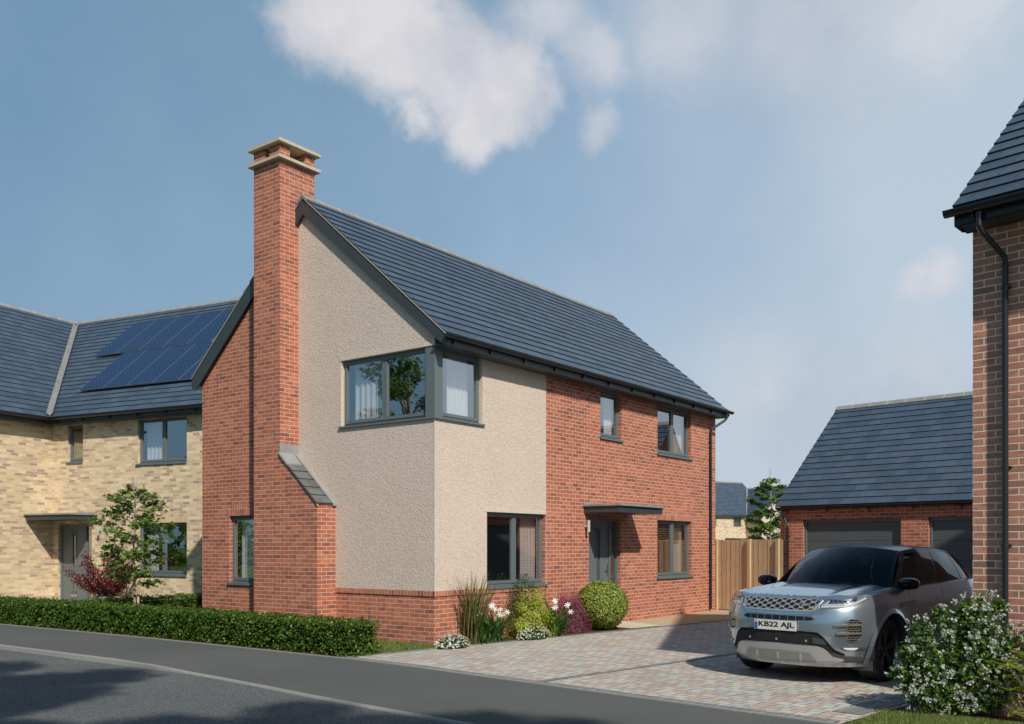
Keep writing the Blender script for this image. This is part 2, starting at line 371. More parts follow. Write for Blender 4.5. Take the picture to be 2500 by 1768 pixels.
def leaf_mat(name, cols, rough=.5, transl=.35, spec=.4):
    m = bpy.data.materials.new(name); m.use_nodes = True; t = NT(m)
    i = t.n('ShaderNodeNewGeometry').outputs['Random Per Island']
    c = t.ramp(i, [(k / (len(cols) - 1), cc) for k, cc in enumerate(cols)])
    t.L.new(c, t.b.inputs['Base Color']); t.b.inputs['Roughness'].default_value = rough; t.b.inputs['Specular IOR Level'].default_value = spec
    tr = t.n('ShaderNodeBsdfTranslucent'); t.L.new(t.mix(1, c, (1.5, 1.6, .8), 'MULTIPLY'), tr.inputs[0])
    mx = t.n('ShaderNodeMixShader'); mx.inputs[0].default_value = transl
    t.L.new(t.b.outputs[0], mx.inputs[1]); t.L.new(tr.outputs[0], mx.inputs[2])
    t.L.new(mx.outputs[0], t.N['Material Output'].inputs[0]); return m
M['box_leaf'] = leaf_mat('hedge_leaf', [(.022, .05, .006), (.055, .11, .012), (.09, .165, .02), (.16, .26, .035)], .38, .3)
M['ball_leaf'] = leaf_mat('box_ball_leaf', [(.09, .13, .02), (.18, .24, .03), (.30, .36, .06), (.48, .54, .16)], .45, .25)
M['maple_leaf'] = leaf_mat('maple_leaf', [(.05, .10, .02), (.10, .18, .035), (.15, .24, .05), (.24, .33, .08)], .45, .35)
M['tree_leaf'] = leaf_mat('tree_leaf', [(.04, .09, .015), (.08, .15, .025), (.12, .20, .04)], .5, .35)
M['red_leaf'] = leaf_mat('red_leaf', [(.05, .006, .010), (.10, .012, .016), (.18, .025, .028), (.28, .09, .09)], .35, .25)
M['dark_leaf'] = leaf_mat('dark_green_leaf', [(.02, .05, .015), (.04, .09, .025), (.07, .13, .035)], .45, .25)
M['lily_leaf'] = leaf_mat('lily_leaf', [(.03, .09, .02), (.05, .13, .03), (.09, .18, .04)], .4, .3)
M['lime_leaf'] = leaf_mat('lime_leaf', [(.20, .26, .03), (.33, .38, .05), (.46, .50, .09)], .5, .35)
M['grass_blade'] = leaf_mat('grass_blade', [(.08, .13, .025), (.13, .19, .04), (.20, .25, .07), (.26, .28, .11)], .6, .3)
M['reed'] = leaf_mat('reed_blade', [(.06, .05, .025), (.05, .10, .02), (.10, .15, .03), (.22, .20, .08), (.14, .07, .05)], .5, .3)
M['white_petal'] = leaf_mat('white_petal', [(.80, .80, .78), (.85, .85, .85)], .5, .3)
M['trumpet_petal'] = leaf_mat('trumpet_petal', [(.42, .44, .45), (.60, .61, .60)], .5, .2)
M['pink_petal'] = leaf_mat('magenta_petal', [(.17, .035, .08), (.30, .07, .15), (.40, .13, .22)], .6, .3)
M['bush_leaf'] = leaf_mat('flowering_bush_leaf', [(.035, .08, .010), (.07, .15, .018), (.14, .25, .03)], .45, .35)
M['bark'] = simple_noise_mat('bark', (.20, .16, .12), .9, .5, 12, .5, .01, stretch=(1, 1, .3))
M['bark_pale'] = simple_noise_mat('pale_bark', (.34, .30, .24), .85, .4, 14, .4, .006, stretch=(1, 1, .3))
M['core'] = mat('foliage_core', (.012, .022, .006), 1, spec=0)  # dark fill, its colour stands in for shade inside foliage

# ------------------------------------------------------------------ building kit
ZU = Vector((0, 0, 1))
def wall(mb, O, T, N, W, z0, z1, holes=(), m=0, depth=.10, mrev=None):
    """wall panel seen from outside: O left end, T to the right, N outwards; holes (u0,u1,z0,z1)"""
    O = Vector(O); T = Vector(T); N = Vector(N); mrev = m if mrev is None else mrev
    us = sorted({0, W} | {v for h in holes for v in h[:2]}); zs = sorted({z0, z1} | {v for h in holes for v in h[2:]})
    P = lambda u, z, n=0: O + T * u + N * n + ZU * z
    for a, b in zip(us, us[1:]):
        for c, d in zip(zs, zs[1:]):
            if any(h[0] < (a + b) / 2 < h[1] and h[2] < (c + d) / 2 < h[3] for h in holes): continue
            mb.face([P(a, c), P(b, c), P(b, d), P(a, d)], m)
    for (a, b, c, d) in holes:
        if a > 1e-4: mb.face([P(a, c), P(a, d), P(a, d, -depth), P(a, c, -depth)], mrev)
        if b < W - 1e-4: mb.face([P(b, d), P(b, c), P(b, c, -depth), P(b, d, -depth)], mrev)
        if d < z1 - 1e-4: mb.face([P(a, d), P(b, d), P(b, d, -depth), P(a, d, -depth)], mrev)
        if c > z0 + 1e-4: mb.face([P(b, c), P(a, c), P(a, c, -depth), P(b, c, -depth)], mrev)

def window(parent, O, T, N, w_, z0, z1, lights=1, sill=.04, rec=.085, sl=1, sr=1, silld=.035, thin=False):
    """window filling an opening: frame mesh > pane(s), sill"""
    f = MB(); o = .042; s = .042
    h0, h1 = z0 + .045, z1
    B = lambda *a: f.obox(O, T, N, *a)
    nb, no, ns = -rec - .06, -rec, -rec + .012
    B(0, o, nb, no, h0, h1); B(w_ - o, w_, nb, no, h0, h1); B(o, w_ - o, nb, no, h0, h0 + o); B(o, w_ - o, nb, no, h1 - o, h1)
    panes = []
    n = lights; cw = w_ / n
    for k in range(n):
        a = k * cw + (o * .55 if k == 0 else .004); b = (k + 1) * cw - (o * .55 if k == n - 1 else .004)
        c, d = h0 + o * .55, h1 - o * .55; q = s + .012
        B(a, a + q, nb + .003, ns, c, d); B(b - q, b, nb + .003, ns, c, d); B(a + q, b - q, nb + .003, ns, c, c + q); B(a + q, b - q, nb + .003, ns, d - q, d)
        panes.append((a + q, b - q, c + q, d - q))
        if k: f.obox(O, T, N, k * cw - .004, k * cw + .004, nb, ns - .006, h0 + o, h1 - o, 1)
    W = f.build('window', [M['frame'], M['gap']], parent)
    for (a, b, c, d) in panes:
        g = MB(); O_ = Vector(O); P = lambda u, z: O_ + Vector(T) * u + Vector(N) * (-rec - .018) + ZU * z
        g.face([P(a - .005, c - .005), P(b + .005, c - .005), P(b + .005, d + .005), P(a - .005, d + .005)])
        g.build('pane', M['glass'], W)
    if sill:
        g = MB(); g.obox(O, T, N, -sill * sl, w_ + sill * sr, -rec - .05, silld, z0, z0 + .018); g.obox(O, T, N, 0, w_, -rec - .05, -rec + .03, z0 + .018, z0 + .048)
        g.obox(O, T, N, -sill * sl, w_ + sill * sr, silld - .012, silld + .003, z0 - .022, z0 + .021)
        g.build('sill', M['frame'], W)
    return W

def curtain(name, label, O, T, N, u0, u1, z0, z1, n=-.24, m='curtain', waves=6, amp=.020, flare=.0, group=None, rz=None):
    mb = MB(); O = Vector(O); T = Vector(T); N = Vector(N); K = waves * 8; J = 6
    r = random.Random(int(u0 * 100) + waves); ph = [r.uniform(-.4, .4) for _ in range(waves + 2)]
    def P(k, j):
        f = k / K; zz = z1 + (z0 - z1) * j / J; w_ = (u1 - u0) * (1 + flare * j / J)
        pha = f * waves * 2 * math.pi + ph[int(f * waves)] * .6
        return O + T * (u0 + w_ * f) + N * (n + amp * math.sin(pha) * (.5 + .5 * j / J)) + ZU * zz
    for k in range(K):
        for j in range(J):
            c = [P(k, j + 1), P(k + 1, j + 1), P(k + 1, j), P(k, j)]
            mb.face(c, 0, [(p.dot(T), p.z) for p in c])
    o = mb.build(name, M[m], None, smooth=True, weld=True)
    return tag(o, label, 'curtain', group)

def slates(mb, O, T, S, length, slope, expo=.25, left=None, right=None, over=.0):
    """courses of slates: O eave corner, T along the eave, S up the slope; real stepped slabs"""
    O = Vector(O); T = Vector(T); S = Vector(S).normalized(); N = T.cross(S).normalized()
    if N.z < 0: N = -N
    left = left or (lambda s: 0); right = right or (lambda s: length)
    n = int(round(slope / expo)); e = slope / n
    P = lambda t, s, h: O + T * t + S * s + N * h
    for k in range(n):
        s0 = k * e; s1 = min(slope, s0 + e + .015)
        l0, l1, r0, r1 = left(s0), left(s1), right(s0), right(s1)
        if r0 - l0 < .02: break
        H, h, b = .029, .008, .004
        cc = [(l0, s0, H), (r0, s0, H), (r1, s1, h), (l1, s1, h)]
        pts = [P(*c) for c in cc]; uv = [(c[0] + (k * .37) % .3, (k + .03) * .25 + (0 if i < 2 else .235)) for i, c in enumerate(cc)]
        if (pts[1] - pts[0]).cross(pts[3] - pts[0]).dot(N) < 0: pts = pts[::-1]; uv = uv[::-1]
        mb.face(pts, 0, uv)
        fr = [P(l0, s0, b), P(r0, s0, b), P(r0, s0, H), P(l0, s0, H)]
        mb.face(fr, 1)
        mb.face([P(l0, s0, b), P(l0, s0, H), P(l1, s1, h), P(l1, s1, 0)], 1); mb.face([P(r0, s0, b), P(r0, s0, H), P(r1, s1, h), P(r1, s1, 0)], 1)
    mb.face([P(left(0), 0, 0), P(right(0), 0, 0), P(right(slope), slope, 0), P(left(slope), slope, 0)], 1)

def ridge(parent, A, B, spread=.13, pitch=.858, lift=.06, name='ridge_tiles', joints=True):
    A = Vector(A); B = Vector(B); d = (B - A); L = d.length; d.normalize(); s = Vector((-d.y, d.x, 0))
    mb = MB(); n = max(1, int(round(L / .45))); e = L / n
    for k in range(n):
        for (a, b, g, m) in ((k * e, (k + 1) * e - .014, 0, 0), ((k + 1) * e - .014, (k + 1) * e, .004, 1)):
            p = A + d * a; q = d * (b - a)
            t = lift + g
            pr = [p + s * spread + ZU * (t - spread * pitch), p + ZU * t, p - s * spread + ZU * (t - spread * pitch),
                  p - s * (spread - .02) + ZU * (t - .05 - spread * pitch), p + ZU * (t - .05), p + s * (spread - .02) + ZU * (t - .05 - spread * pitch)]
            mb.prism(pr, q, m)
    return mb.build(name, [M['ridge'], M['ridge_mortar']], parent)

def gutter(parent, O, T, N, u0, u1, z, n0=.31, brackets=.9, name='gutter', fascia=(4.965, 5.15)):
    """half round gutter with brackets along an eave"""
    mb = MB(); O = Vector(O); T = Vector(T); N = Vector(N); r = .056; K = 8; c = n0 + r + .012
    P = lambda u, a, rr=r: O + T * u + N * (c - rr * math.cos(a)) + ZU * (z - rr * math.sin(a))
    for k in range(K):
        a, b = math.pi * k / K, math.pi * (k + 1) / K
        mb.face([P(u0, a), P(u1, a), P(u1, b), P(u0, b)]); mb.face([P(u0, b, r - .005), P(u1, b, r - .005), P(u1, a, r - .005), P(u0, a, r - .005)])
    for u in (u0, u1): mb.face([P(u, math.pi * k / K) for k in range(K + 1)])
    mb.obox(O, T, N, u0, u1, c + r - .006, c + r + .006, z - .004, z + .008)
    g = mb.build(name, M['black'], parent)
    n = max(1, int((u1 - u0) / brackets))
    for i in range(n):
        b = MB(); u = u0 + .25 + (u1 - u0 - .4) * i / max(1, n - 1)
        for k in range(K):
            a, a2 = math.pi * k / K, math.pi * (k + 1) / K
            b.face([P(u, a, r + .008), P(u + .03, a, r + .008), P(u + .03, a2, r + .008), P(u, a2, r + .008)])
        b.obox(O, T, N, u, u + .03, n0, n0 + .03, z - .13, z + .01); b.obox(O, T, N, u + .005, u + .025, n0, n0 + .05, z - .10, z - .07)
        b.build('gutter_bracket', M['black'], g)
    return g

def downpipe(parent, O, T, N, u, ztop, n_out=.36, clip_z=(4.3, 3.2, 2.1, 1.0), zb=.05, r=.034):
    mb = MB(); P = lambda a, b, z: Vector(O) + Vector(T) * a + Vector(N) * b + ZU * z
    mb.tube([P(u[0], n_out, ztop), P(u[0], n_out, ztop - .14), P(u[0] + (u[1] - u[0]) * .15, n_out - .04, ztop - .2), P(u[1], .065, ztop - .42), P(u[1], .046, ztop - .5), P(u[1], .046, zb)], r, 10)
    d = mb.build('downpipe', M['black'], parent, smooth=True)
    for z in clip_z:
        c = MB(); c.tube([P(u[1], .046, z - .02), P(u[1], .046, z + .02)], r + .003, 10); c.obox(O, T, N, u[1] - .05, u[1] + .052, 0, .022, z - .010, z + .010)
        c.build('pipe_clip', M['black'], d)
    return d

def door(parent, O, T, N, u0, u1, z0, z1, side=.30, flip=False, rec=.085, m='frame'):
    """front door with narrow glazed strip and a glazed sidelight"""
    T = Vector(T); N = Vector(N); O = Vector(O)
    fr = MB(); B = lambda *a: fr.obox(O, T, N, *a)
    W = u1 - u0; f = .065
    if not flip: da, db, sa, sb = u0 + f, u1 - side - f, u1 - side, u1 - f * .6
    else: da, db, sa, sb = u0 + f, u1 - side - f, u1 - side, u1 - f * .6
    B(u0, da, -rec - .07, -rec + .015, z0, z1); B(db, sa, -rec - .07, -rec + .015, z0, z1); B(sb, u1, -rec - .07, -rec + .015, z0, z1)
    B(da, db, -rec - .07, -rec + .015, z1 - f, z1); B(sa, sb, -rec - .07, -rec + .015, z1 - f, z1); B(sa, sb, -rec - .07, -rec + .015, z0, z0 + f)
    B(u0 - .01, u1 + .01, -rec - .07, .02, z0 - .05, z0)
    D = fr.build('front_door', M[m], parent)
    lf = MB(); c = (da + db) / 2; gw = .055
    cc = c + .02
    for a, b, c0, c1 in ((da, cc - gw, z0, z1 - f), (cc + gw, db, z0, z1 - f), (cc - gw, cc + gw, z0, z0 + .26), (cc - gw, cc + gw, z1 - f - .2, z1 - f)):
        lf.obox(O, T, N, a, b, -rec - .06, -rec - .012, c0, c1)
    for a, b, c0, c1 in ((cc - gw - .035, cc - gw, z0 + .22, z1 - f - .16), (cc + gw, cc + gw + .035, z0 + .22, z1 - f - .16), (cc - gw - .035, cc + gw + .035, z0 + .22, z0 + .26), (cc - gw - .035, cc + gw + .035, z1 - f - .2, z1 - f - .16)):
        lf.obox(O, T, N, a, b, -rec - .015, -rec + .002, c0, c1)
    lf.build('door_leaf', M[m], D)
    for a, b, c0, c1 in ((cc - gw, cc + gw, z0 + .26, z1 - f - .2), (sa, sb, z0 + f, z1 - f)):
        g = MB(); P = lambda u, z: O + T * u + N * (-rec - .03) + ZU * z
        g.face([P(a, c0), P(b, c0), P(b, c1), P(a, c1)]); g.build('door_pane', M['glass'], D)
    h = MB(); hx = db - .06; P = lambda u, n, z: O + T * u + N * n + ZU * z
    h.obox(O, T, N, hx - .017, hx + .017, -rec - .012, -rec + .004, z0 + .88, z0 + 1.12)
    h.tube([P(hx, -rec, z0 + 1.03), P(hx, -rec + .05, z0 + 1.03), P(hx - .02, -rec + .058, z0 + 1.03), P(hx - .13, -rec + .058, z0 + 1.03)], .011, 8)
    h.build('handle', M['steel'], D, smooth=False)
    l = MB(); l.obox(O, T, N, cc - .13, cc + .13, -rec - .012, -rec + .003, z0 + .10, z0 + .165); l.build('letter_plate', M['steel'], D)
    return D

def canopy(parent, O, T, N, u0, u1, z, out=.87):
    mb = MB(); mb.obox(O, T, N, u0, u1, .002, out, z - .042, z); mb.obox(O, T, N, u0, u1, .002, .02, z, z + .045)
    c = mb.build('door_canopy', M['lead'], parent)
    b = MB(); b.obox(O, T, N, u0 + .04, u1 - .04, .002, out - .045, z - .172, z - .044); b.build('canopy_fascia', M['dark'], c)
    return c

def walllamp(parent, O, T, N, u, z0=1.945, z1=2.184):
    mb = MB(); P = lambda n, z: Vector(O) + Vector(T) * u + Vector(N) * n + ZU * z
    mb.tube([P(.10, z0), P(.10, z1)], .032, 14); mb.obox(O, T, N, u - .02, u + .02, 0, .08, (z0 + z1) / 2 - .02, (z0 + z1) / 2 + .02)
    return mb.build('wall_lamp', M['lamp_metal'], parent)

def barge(parent, pts_out, thick, d, name='barge_board'):
    mb = MB(); mb.prism(pts_out, Vector(d) * thick); return mb.build(name, M['dark'], parent)

PITCH = .858; CP = 1 / math.hypot(1, PITCH); SP = PITCH * CP

# ================================================================== MAIN HOUSE
H = thing('detached_house', 'red brick and cream roughcast house with a tall chimney and corner window', 'house')
X, Y = Vector((1, 0, 0)), Vector((0, 1, 0)); YL = 6.42; LX = 10.9
RY, RZ = 3.19, 8.155
b = MB()
# facade towards the drive (y = 0)
wall(b, (0, 0, 0), X, -Y, 3.214, 0, .82, m=0)
wall(b, (3.214, 0, 0), X, -Y, LX - 3.214, 0, 5.12, [(4.78 - 3.214, 6.076 - 3.214, .10, 2.256), (5.235 - 3.214, 6.11 - 3.214, 3.935, 4.955), (7.757 - 3.214, 9.50 - 3.214, 3.79, 4.955), (7.75 - 3.214, 9.53 - 3.214, .905, 2.262)])
b.face([(3.214, 0, .9), (3.214, .1, .9), (3.214, .1, 2.265), (3.214, 0, 2.265)], 0)   # brick reveal beside the render
# gable wall (x = 0)
wall(b, (0, YL, 0), -Y, -X, YL - 3.8, 0, 5.0, [(YL - 5.515, YL - 4.30, .90, 2.26)])
wall(b, (0, 3.8, 0), -Y, -X, 3.8, 0, .82)
b.face([(0, 3.8, 5.0), (0, 3.8, 7.56), (0, YL, 5.32), (0, YL, 5.0)])
# far walls
wall(b, (LX, 0, 0), Y, X, YL, 0, 5.0); b.face([(LX, 0, 5), (LX, YL, 5), (LX, YL, 5.3), (LX, RY, 8.07), (LX, 0, 5.35)])
wall(b, (LX, YL, 0), -X, Y, LX, 0, 5.1)
b.build('brick_wall', M['brick'], H)
r_ = MB(); e = .012
wall(r_, (-e, -e, 0), X, -Y, 3.214 + e, .90, 5.12, [(1.379 + e, 3.214 + e, .90, 2.265), (0, 1.25 + e, 3.785, 4.985)], depth=.1)
wall(r_, (-e, 3.8, 0), -Y, -X, 3.8 + e, .90, 5.0, [(3.8 - 2.235, 3.8 + e, 3.785, 4.985)], depth=.1)
r_.face([(3.214, -e, .9), (3.214, 0, .9), (3.214, 0, 5.1), (3.214, -e, 5.1)])
r_.face([(-e, -e, 5.0), (-e, 0, 5.33), (-e, RY, 8.07), (-e, 3.8, 7.55), (-e, 3.8, 5.0)])
r_.build('render_wall', M['render'], H)
bd = MB()
bd.box(-e - .005, .0, -e - .005, .01, .90, 3.77); bd.box(-e - .005, .0, -e - .005, .01, 4.985, 5.12)
bd.obox((0, -e, 0), X, -Y, -e - .006, 1.30, 0, .008, 4.985, 5.045); bd.obox((-e, 0, 0), -Y, -X, -2.28, e + .006, 0, .008, 4.985, 5.045)
bd.obox((0, -e, 0), X, -Y, 1.33, 3.217, 0, .008, 2.265, 2.325)
bd.obox((0, -e, 0), X, -Y, 1.250, 1.262, 0, .004, 3.785, 4.985); bd.obox((-e, 0, 0), -Y, -X, -2.248, -2.236, 0, .004, 3.785, 4.985)
bd.build('render_bead', M['bead'], H)
def course(*a, m='soldier', h=H):
    q = MB(); q.obox(*a); return q.build('soldier_course', M[m], h)
s_ = MB()
s_.obox((0, 0, 0), X, -Y, -.018, 3.214, -.02, .018, .818, .905); s_.obox((0, 0, 0), -Y, -X, -2.385, -.0, -.02, .018, .818, .905)
course((0, 0, 0), X, -Y, 7.69, 9.59, -.02, .006, 2.262, 2.475)
course((0, 0, 0), -Y, -X, -5.58, -4.2, -.02, .006, 2.26, 2.475)
s_.build('soldier_course', M['soldier'], H)
# chimney
c = MB(); yu, yl, yb, zf = 3.398, 4.153, 2.385, -.446
c.box(zf, .379, yu, yl, 3.335, 8.777)
c.prism([(zf, yl, 0), (zf, yb, 0), (zf, yb, 2.41), (zf, yu, 3.335), (zf, yl, 3.335)], (-zf, 0, 0))
for (x0, x1) in ((zf, -.215), (.16, .379)):
    for (a, d_) in ((yu, 3.70), (3.83, yl)): c.box(x0, x1, a, d_, 8.832, 9.074)
ch = c.build('chimney', M['brick'], H)
c = MB(); g = .088
c.box(zf - g, .379 + g, yu - g, yl + g, 8.777, 8.832); c.box(zf - g, .379 + g, yu - g, yl + g, 9.074, 9.130)
c.build('chimney_cap', M['stone'], ch)
c = MB(); dz = (3.335 - 2.41) / (yu - yb)
def sh(x, y, h): return (x, y, 2.41 + (y - yb) * dz + h)
for k in range(5):
    a = yb - .02 + k * .165; d_ = a + .172 if k < 4 else yb + .80
    c.face([sh(zf - .03, a, .040), sh(-.10, a, .040), sh(-.10, d_, .022), sh(zf - .03, d_, .022)][::-1]); c.face([sh(zf - .03, a, .012), sh(-.10, a, .012), sh(-.10, a, .040), sh(zf - .03, a, .040)], 1)
    c.face([sh(zf - .03, a, .012), sh(zf - .03, a, .040), sh(zf - .03, d_, .022), sh(zf - .03, d_, .0)], 1)
c.build('shoulder_slates', [M['slate_grey'], M['edge']], ch)
c = MB()
c.prism([sh(-.095, yb - .04, .004), sh(-.095, yu, .004), sh(-.095, yu, .045), sh(-.095, yb - .04, .045)], (.085, 0, 0))
c.prism([sh(zf - .036, yb + .78, .004), sh(zf - .036, yu + .0, .006), sh(zf - .036, yu, .045), sh(zf - .036, yb + .78, .046)], (.35, 0, 0))
c.box(zf - .004, -.012, yu - .006, yu + .02, 3.34, 3.545)
c.build('lead_flashing', M['lead'], ch)
c = MB(); c.prism([sh(zf - .02, yb - .03, -.02), sh(zf - .02, yu, -.02), sh(zf - .02, yu, .012), sh(zf - .02, yb - .03, .012)], (.02, 0, 0)); c.build('verge_strip', M['cream'], ch)
# roof
EY, EZ = -.31, 5.165
rf = MB(); SL = (RY - EY) / CP
slates(rf, (-.10, EY, EZ - .03), X, (0, CP, SP), LX + .2, SL)
EY2 = 6.66; sl2 = math.hypot(EY2 - RY, RZ - .03 - (EZ - .03))
slates(rf, (-.10, EY2, EZ - .03), X, Vector((0, RY - EY2, RZ - EZ)), LX + .2, sl2)
roof = rf.build('roof', [M['slate'], M['edge']], H)
ridge(roof, (-.115, RY, RZ - .03), (LX + .12, RY, RZ - .03))
ug = MB(); ug.box(-.07, LX + .07, EY + .02, -.0, 4.952, 4.962); ug.box(-.07, LX + .07, EY, EY + .02, 4.952, 5.13); ug.build('fascia_board', M['dark'], H); ug = MB(); ug.box(-.07, LX + .07, YL + .01, EY2, 4.92, 5.13); ug.build('fascia_board', M['dark'], H)
for sx, x0 in ((-1, -.088), (1, LX + .06)):
    t_ = EZ - .035; hh = .235
    p = [(x0, EY + .0, 4.955), (x0, EY + .0, t_), (x0, RY, RZ - .045), (x0, EY2, t_), (x0, EY2, 4.92), (x0, EY2 - .16, 4.90), (x0, RY, RZ - .045 - .30), (x0, EY + .06, 4.955)]
    mb = MB()
    q = [Vector(v) for v in p]; A_ = [q[0], q[1], q[2], q[6], q[7]]; B_ = [q[2], q[3], q[4], q[5], q[6]]
    mb.prism(A_, (.028, 0, 0)); mb.prism(B_, (.028, 0, 0)); mb.build('barge_board', M['dark'], H)
    mb = MB(); x1 = -.102 if sx < 0 else LX + .075
    for (ya, za), (yb_, zb_) in (((EY - .005, EZ - .03), (RY, RZ - .03)), ((EY2 + .005, EZ - .03), (RY, RZ - .03))):
        mb.prism([(x1, ya, za - .012), (x1, yb_, zb_ - .012), (x1, yb_, zb_ + .010), (x1, ya, za + .010)], (.03, 0, 0))
    mb.build('verge_strip', M['cream'], H)
    mb = MB(); mb.box(min(x0, 0) if sx < 0 else LX, 0 if sx < 0 else x0, .0, YL, 4.99, 5.0)
gutter(H, (0, 0, 0), X, -Y, -.16, LX + .2, 5.105, n0=.31)
downpipe(H, (0, 0, 0), X, -Y, (10.78, 10.52), 5.06)
# openings
window(H, (1.379, 0, 0), X, -Y, 1.835, .905, 2.262, 2, sl=0)
wn = window(H, (5.235, 0, 0), X, -Y, .875, 3.935, 4.955, 1)
wn = window(H, (7.757, 0, 0), X, -Y, 1.743, 3.79, 4.955, 2)
wn = window(H, (7.75, 0, 0), X, -Y, 1.78, .905, 2.262, 2)
wn = window(H, (0, 5.515, 0), -Y, -X, 1.215, .90, 2.26, 1)
# corner window
wn = window(H, (.19, 0, 0), X, -Y, 1.06, 3.785, 4.985, 1, sill=0, rec=.07)
wn = window(H, (0, 2.235, 0), -Y, -X, 2.235 - .19, 3.785, 4.985, 2, sill=0, rec=.07)
cp = MB(); cp.prism([(-.004, .20, 3.80), (-.004, -.004, 3.80), (.20, -.004, 3.80), (.20, .06, 3.80), (.06, .06, 3.80), (.06, .20, 3.80)], (0, 0, 1.183)); cp.build('corner_post', M['frame'], H)
cs = MB(); cs.prism([(-.055, 2.27, 3.770), (-.055, -.055, 3.770), (1.285, -.055, 3.770), (1.285, .10, 3.770), (.10, .10, 3.770), (.10, 2.27, 3.770)], (0, 0, .03)); cs.build('sill', M['frame'], H)
door(H, (0, 0, 0), X, -Y, 4.78, 6.076, .15, 2.256)
canopy(H, (0, 0, 0), X, -Y, 4.545, 6.464, 2.51)
walllamp(H, (0, 0, 0), X, -Y, 4.612)
# rooms behind the glass
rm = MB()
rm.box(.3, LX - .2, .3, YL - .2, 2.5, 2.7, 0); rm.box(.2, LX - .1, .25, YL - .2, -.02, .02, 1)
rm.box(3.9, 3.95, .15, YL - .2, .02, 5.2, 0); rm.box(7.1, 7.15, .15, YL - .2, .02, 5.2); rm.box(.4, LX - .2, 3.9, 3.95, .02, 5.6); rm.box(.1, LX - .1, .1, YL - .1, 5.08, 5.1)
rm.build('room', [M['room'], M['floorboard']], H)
G = 'curtains behind the windows of the red brick house'
curtain('curtain', 'white curtain at the left end of the corner window', (0, 2.235, 0), -Y, -X, .10, .78, 3.86, 4.93, waves=5, group=G)
curtain('curtain', 'white curtain in the narrow right face of the corner window', (0, 0, 0), X, -Y, .58, 1.14, 3.86, 4.93, waves=6, group=G, flare=.02)
curtain('curtain', 'pale checked curtain in the large ground floor window of the rendered wall', (0, 0, 0), X, -Y, 2.70, 3.20, .98, 2.22, m='curtain_check', waves=5, group=G)
curtain('curtain', 'pale curtain in the two pane window under the eaves above the slatted blinds', (0, 0, 0), X, -Y, 8.72, 9.44, 3.86, 4.92, m='curtain_check', waves=5, group=G)
curtain('curtain', 'tan curtain in the ground floor window nearest the downpipe', (0, 0, 0), X, -Y, 8.95, 9.45, .98, 2.22, m='curtain_tan', waves=5, group=G)
curtain('curtain', 'grey white curtain in the narrow window left of the chimney', (0, 5.515, 0), -Y, -X, .08, .85, .97, 2.20, waves=6, group=G)
curtain('curtain', 'small white curtain in the single pane window above the front door canopy', (0, 0, 0), X, -Y, 5.75, 6.08, 4.0, 4.92, waves=3, group=G)
mb = MB()
for k in range(7): mb.obox((0, 0, 0), X, -Y, 7.83, 9.25, -.20, -.17, 1.78 + k * .055, 1.795 + k * .055)
tag(mb.build('blind', M['wood_blind']), 'wooden slatted blind half lowered in the ground floor window right of the door', 'blind')

# ================================================================== BUFF BRICK HOUSE ON THE LEFT
def place(o, x, y, deg): o.location = (x, y, 0); o.rotation_euler = (0, 0, R(deg))
A1 = 36.95 - 115.9
H2 = thing('buff_brick_house', 'buff brick L shaped house with solar panels on its slate roof', 'house', (1.338, 15.257, 0), R(A1))
L2 = 6.7; D2 = 8.8; RD, RH = 4.4, 9.18; ez = 5.165
b = MB()
wall(b, (0, 0, 0), X, -Y, L2, -.1, 5.12, [(.629, 1.224, 3.92, 4.94), (3.26, 4.97, 3.77, 4.94), (.249, 1.56, .15, 2.256), (3.26, 4.97, .905, 2.256)])
wall(b, (0, -2.6, 0), Y, X, 2.6, -.1, 5.12)
wall(b, (-8.8, -2.6, 0), X, -Y, 8.8, -.1, 5.0); b.face([(-8.8, -2.6, 5), (0, -2.6, 5), (0, -2.6, 5.3), (-4.4, -2.6, 9.05), (-8.8, -2.6, 5.3)])
wall(b, (L2, 0, 0), Y, X, D2, -.1, 5.0); b.face([(L2, 0, 5), (L2, D2, 5), (L2, D2, 5.3), (L2, RD, 9.05), (L2, 0, 5.3)])
wall(b, (L2, D2, 0), -X, Y, L2 + 8.8, -.1, 5.1); wall(b, (-8.8, D2, 0), -Y, -X, D2 + 2.6, -.1, 5.1)
b.build('brick_wall', M['buff'], H2)
s_ = MB(); s_.obox((0, 0, 0), X, -Y, 3.20, 5.03, -.02, .005, 2.256, 2.47); s_.build('soldier_course', M['buff_soldier'], H2)
rf = MB(); hs = (RD + .3) / CP
slates(rf, (.3, -.3, ez - .03), X, (0, CP, SP), L2 - .2, hs, left=lambda s: -s * CP)
slates(rf, (.3, -.3, ez - .03), Y, (-CP, 0, SP), 1, hs, left=lambda s: -2.4, right=lambda s: s * CP)
slates(rf, (-9.1, D2 + .3, ez - .03), X, (0, -CP, SP), L2 + 9.2, hs); slates(rf, (-9.1, -2.7, ez - .03), Y, (CP, 0, SP), 9.0, hs)
roof = rf.build('roof', [M['slate'], M['edge']], H2)
ridge(roof, (-4.4, RD, RH), (L2 + .1, RD, RH)); ridge(roof, (-4.4, -2.7, RH), (-4.4, RD + .15, RH))
v = MB(); n1 = Vector((.3, -.3, ez + .03)); n2 = Vector((-4.4 + .2, RD - .2, RH - .2 * PITCH + .04)); 
for sx_, sy_ in ((1, 0), (0, -1)):
    v.face([n1, n1 + Vector((.115 * sx_, .115 * sy_, .060)), n2 + Vector((.115 * sx_, .115 * sy_, .060)), n2])
v.build('valley_lead', M['lead'], roof)
ug = MB(); ug.obox((0, 0, 0), X, -Y, .31, L2, 0, .31, 4.952, 4.964); ug.obox((0, 0, 0), X, -Y, .31, L2, .29, .31, 4.952, 5.14)
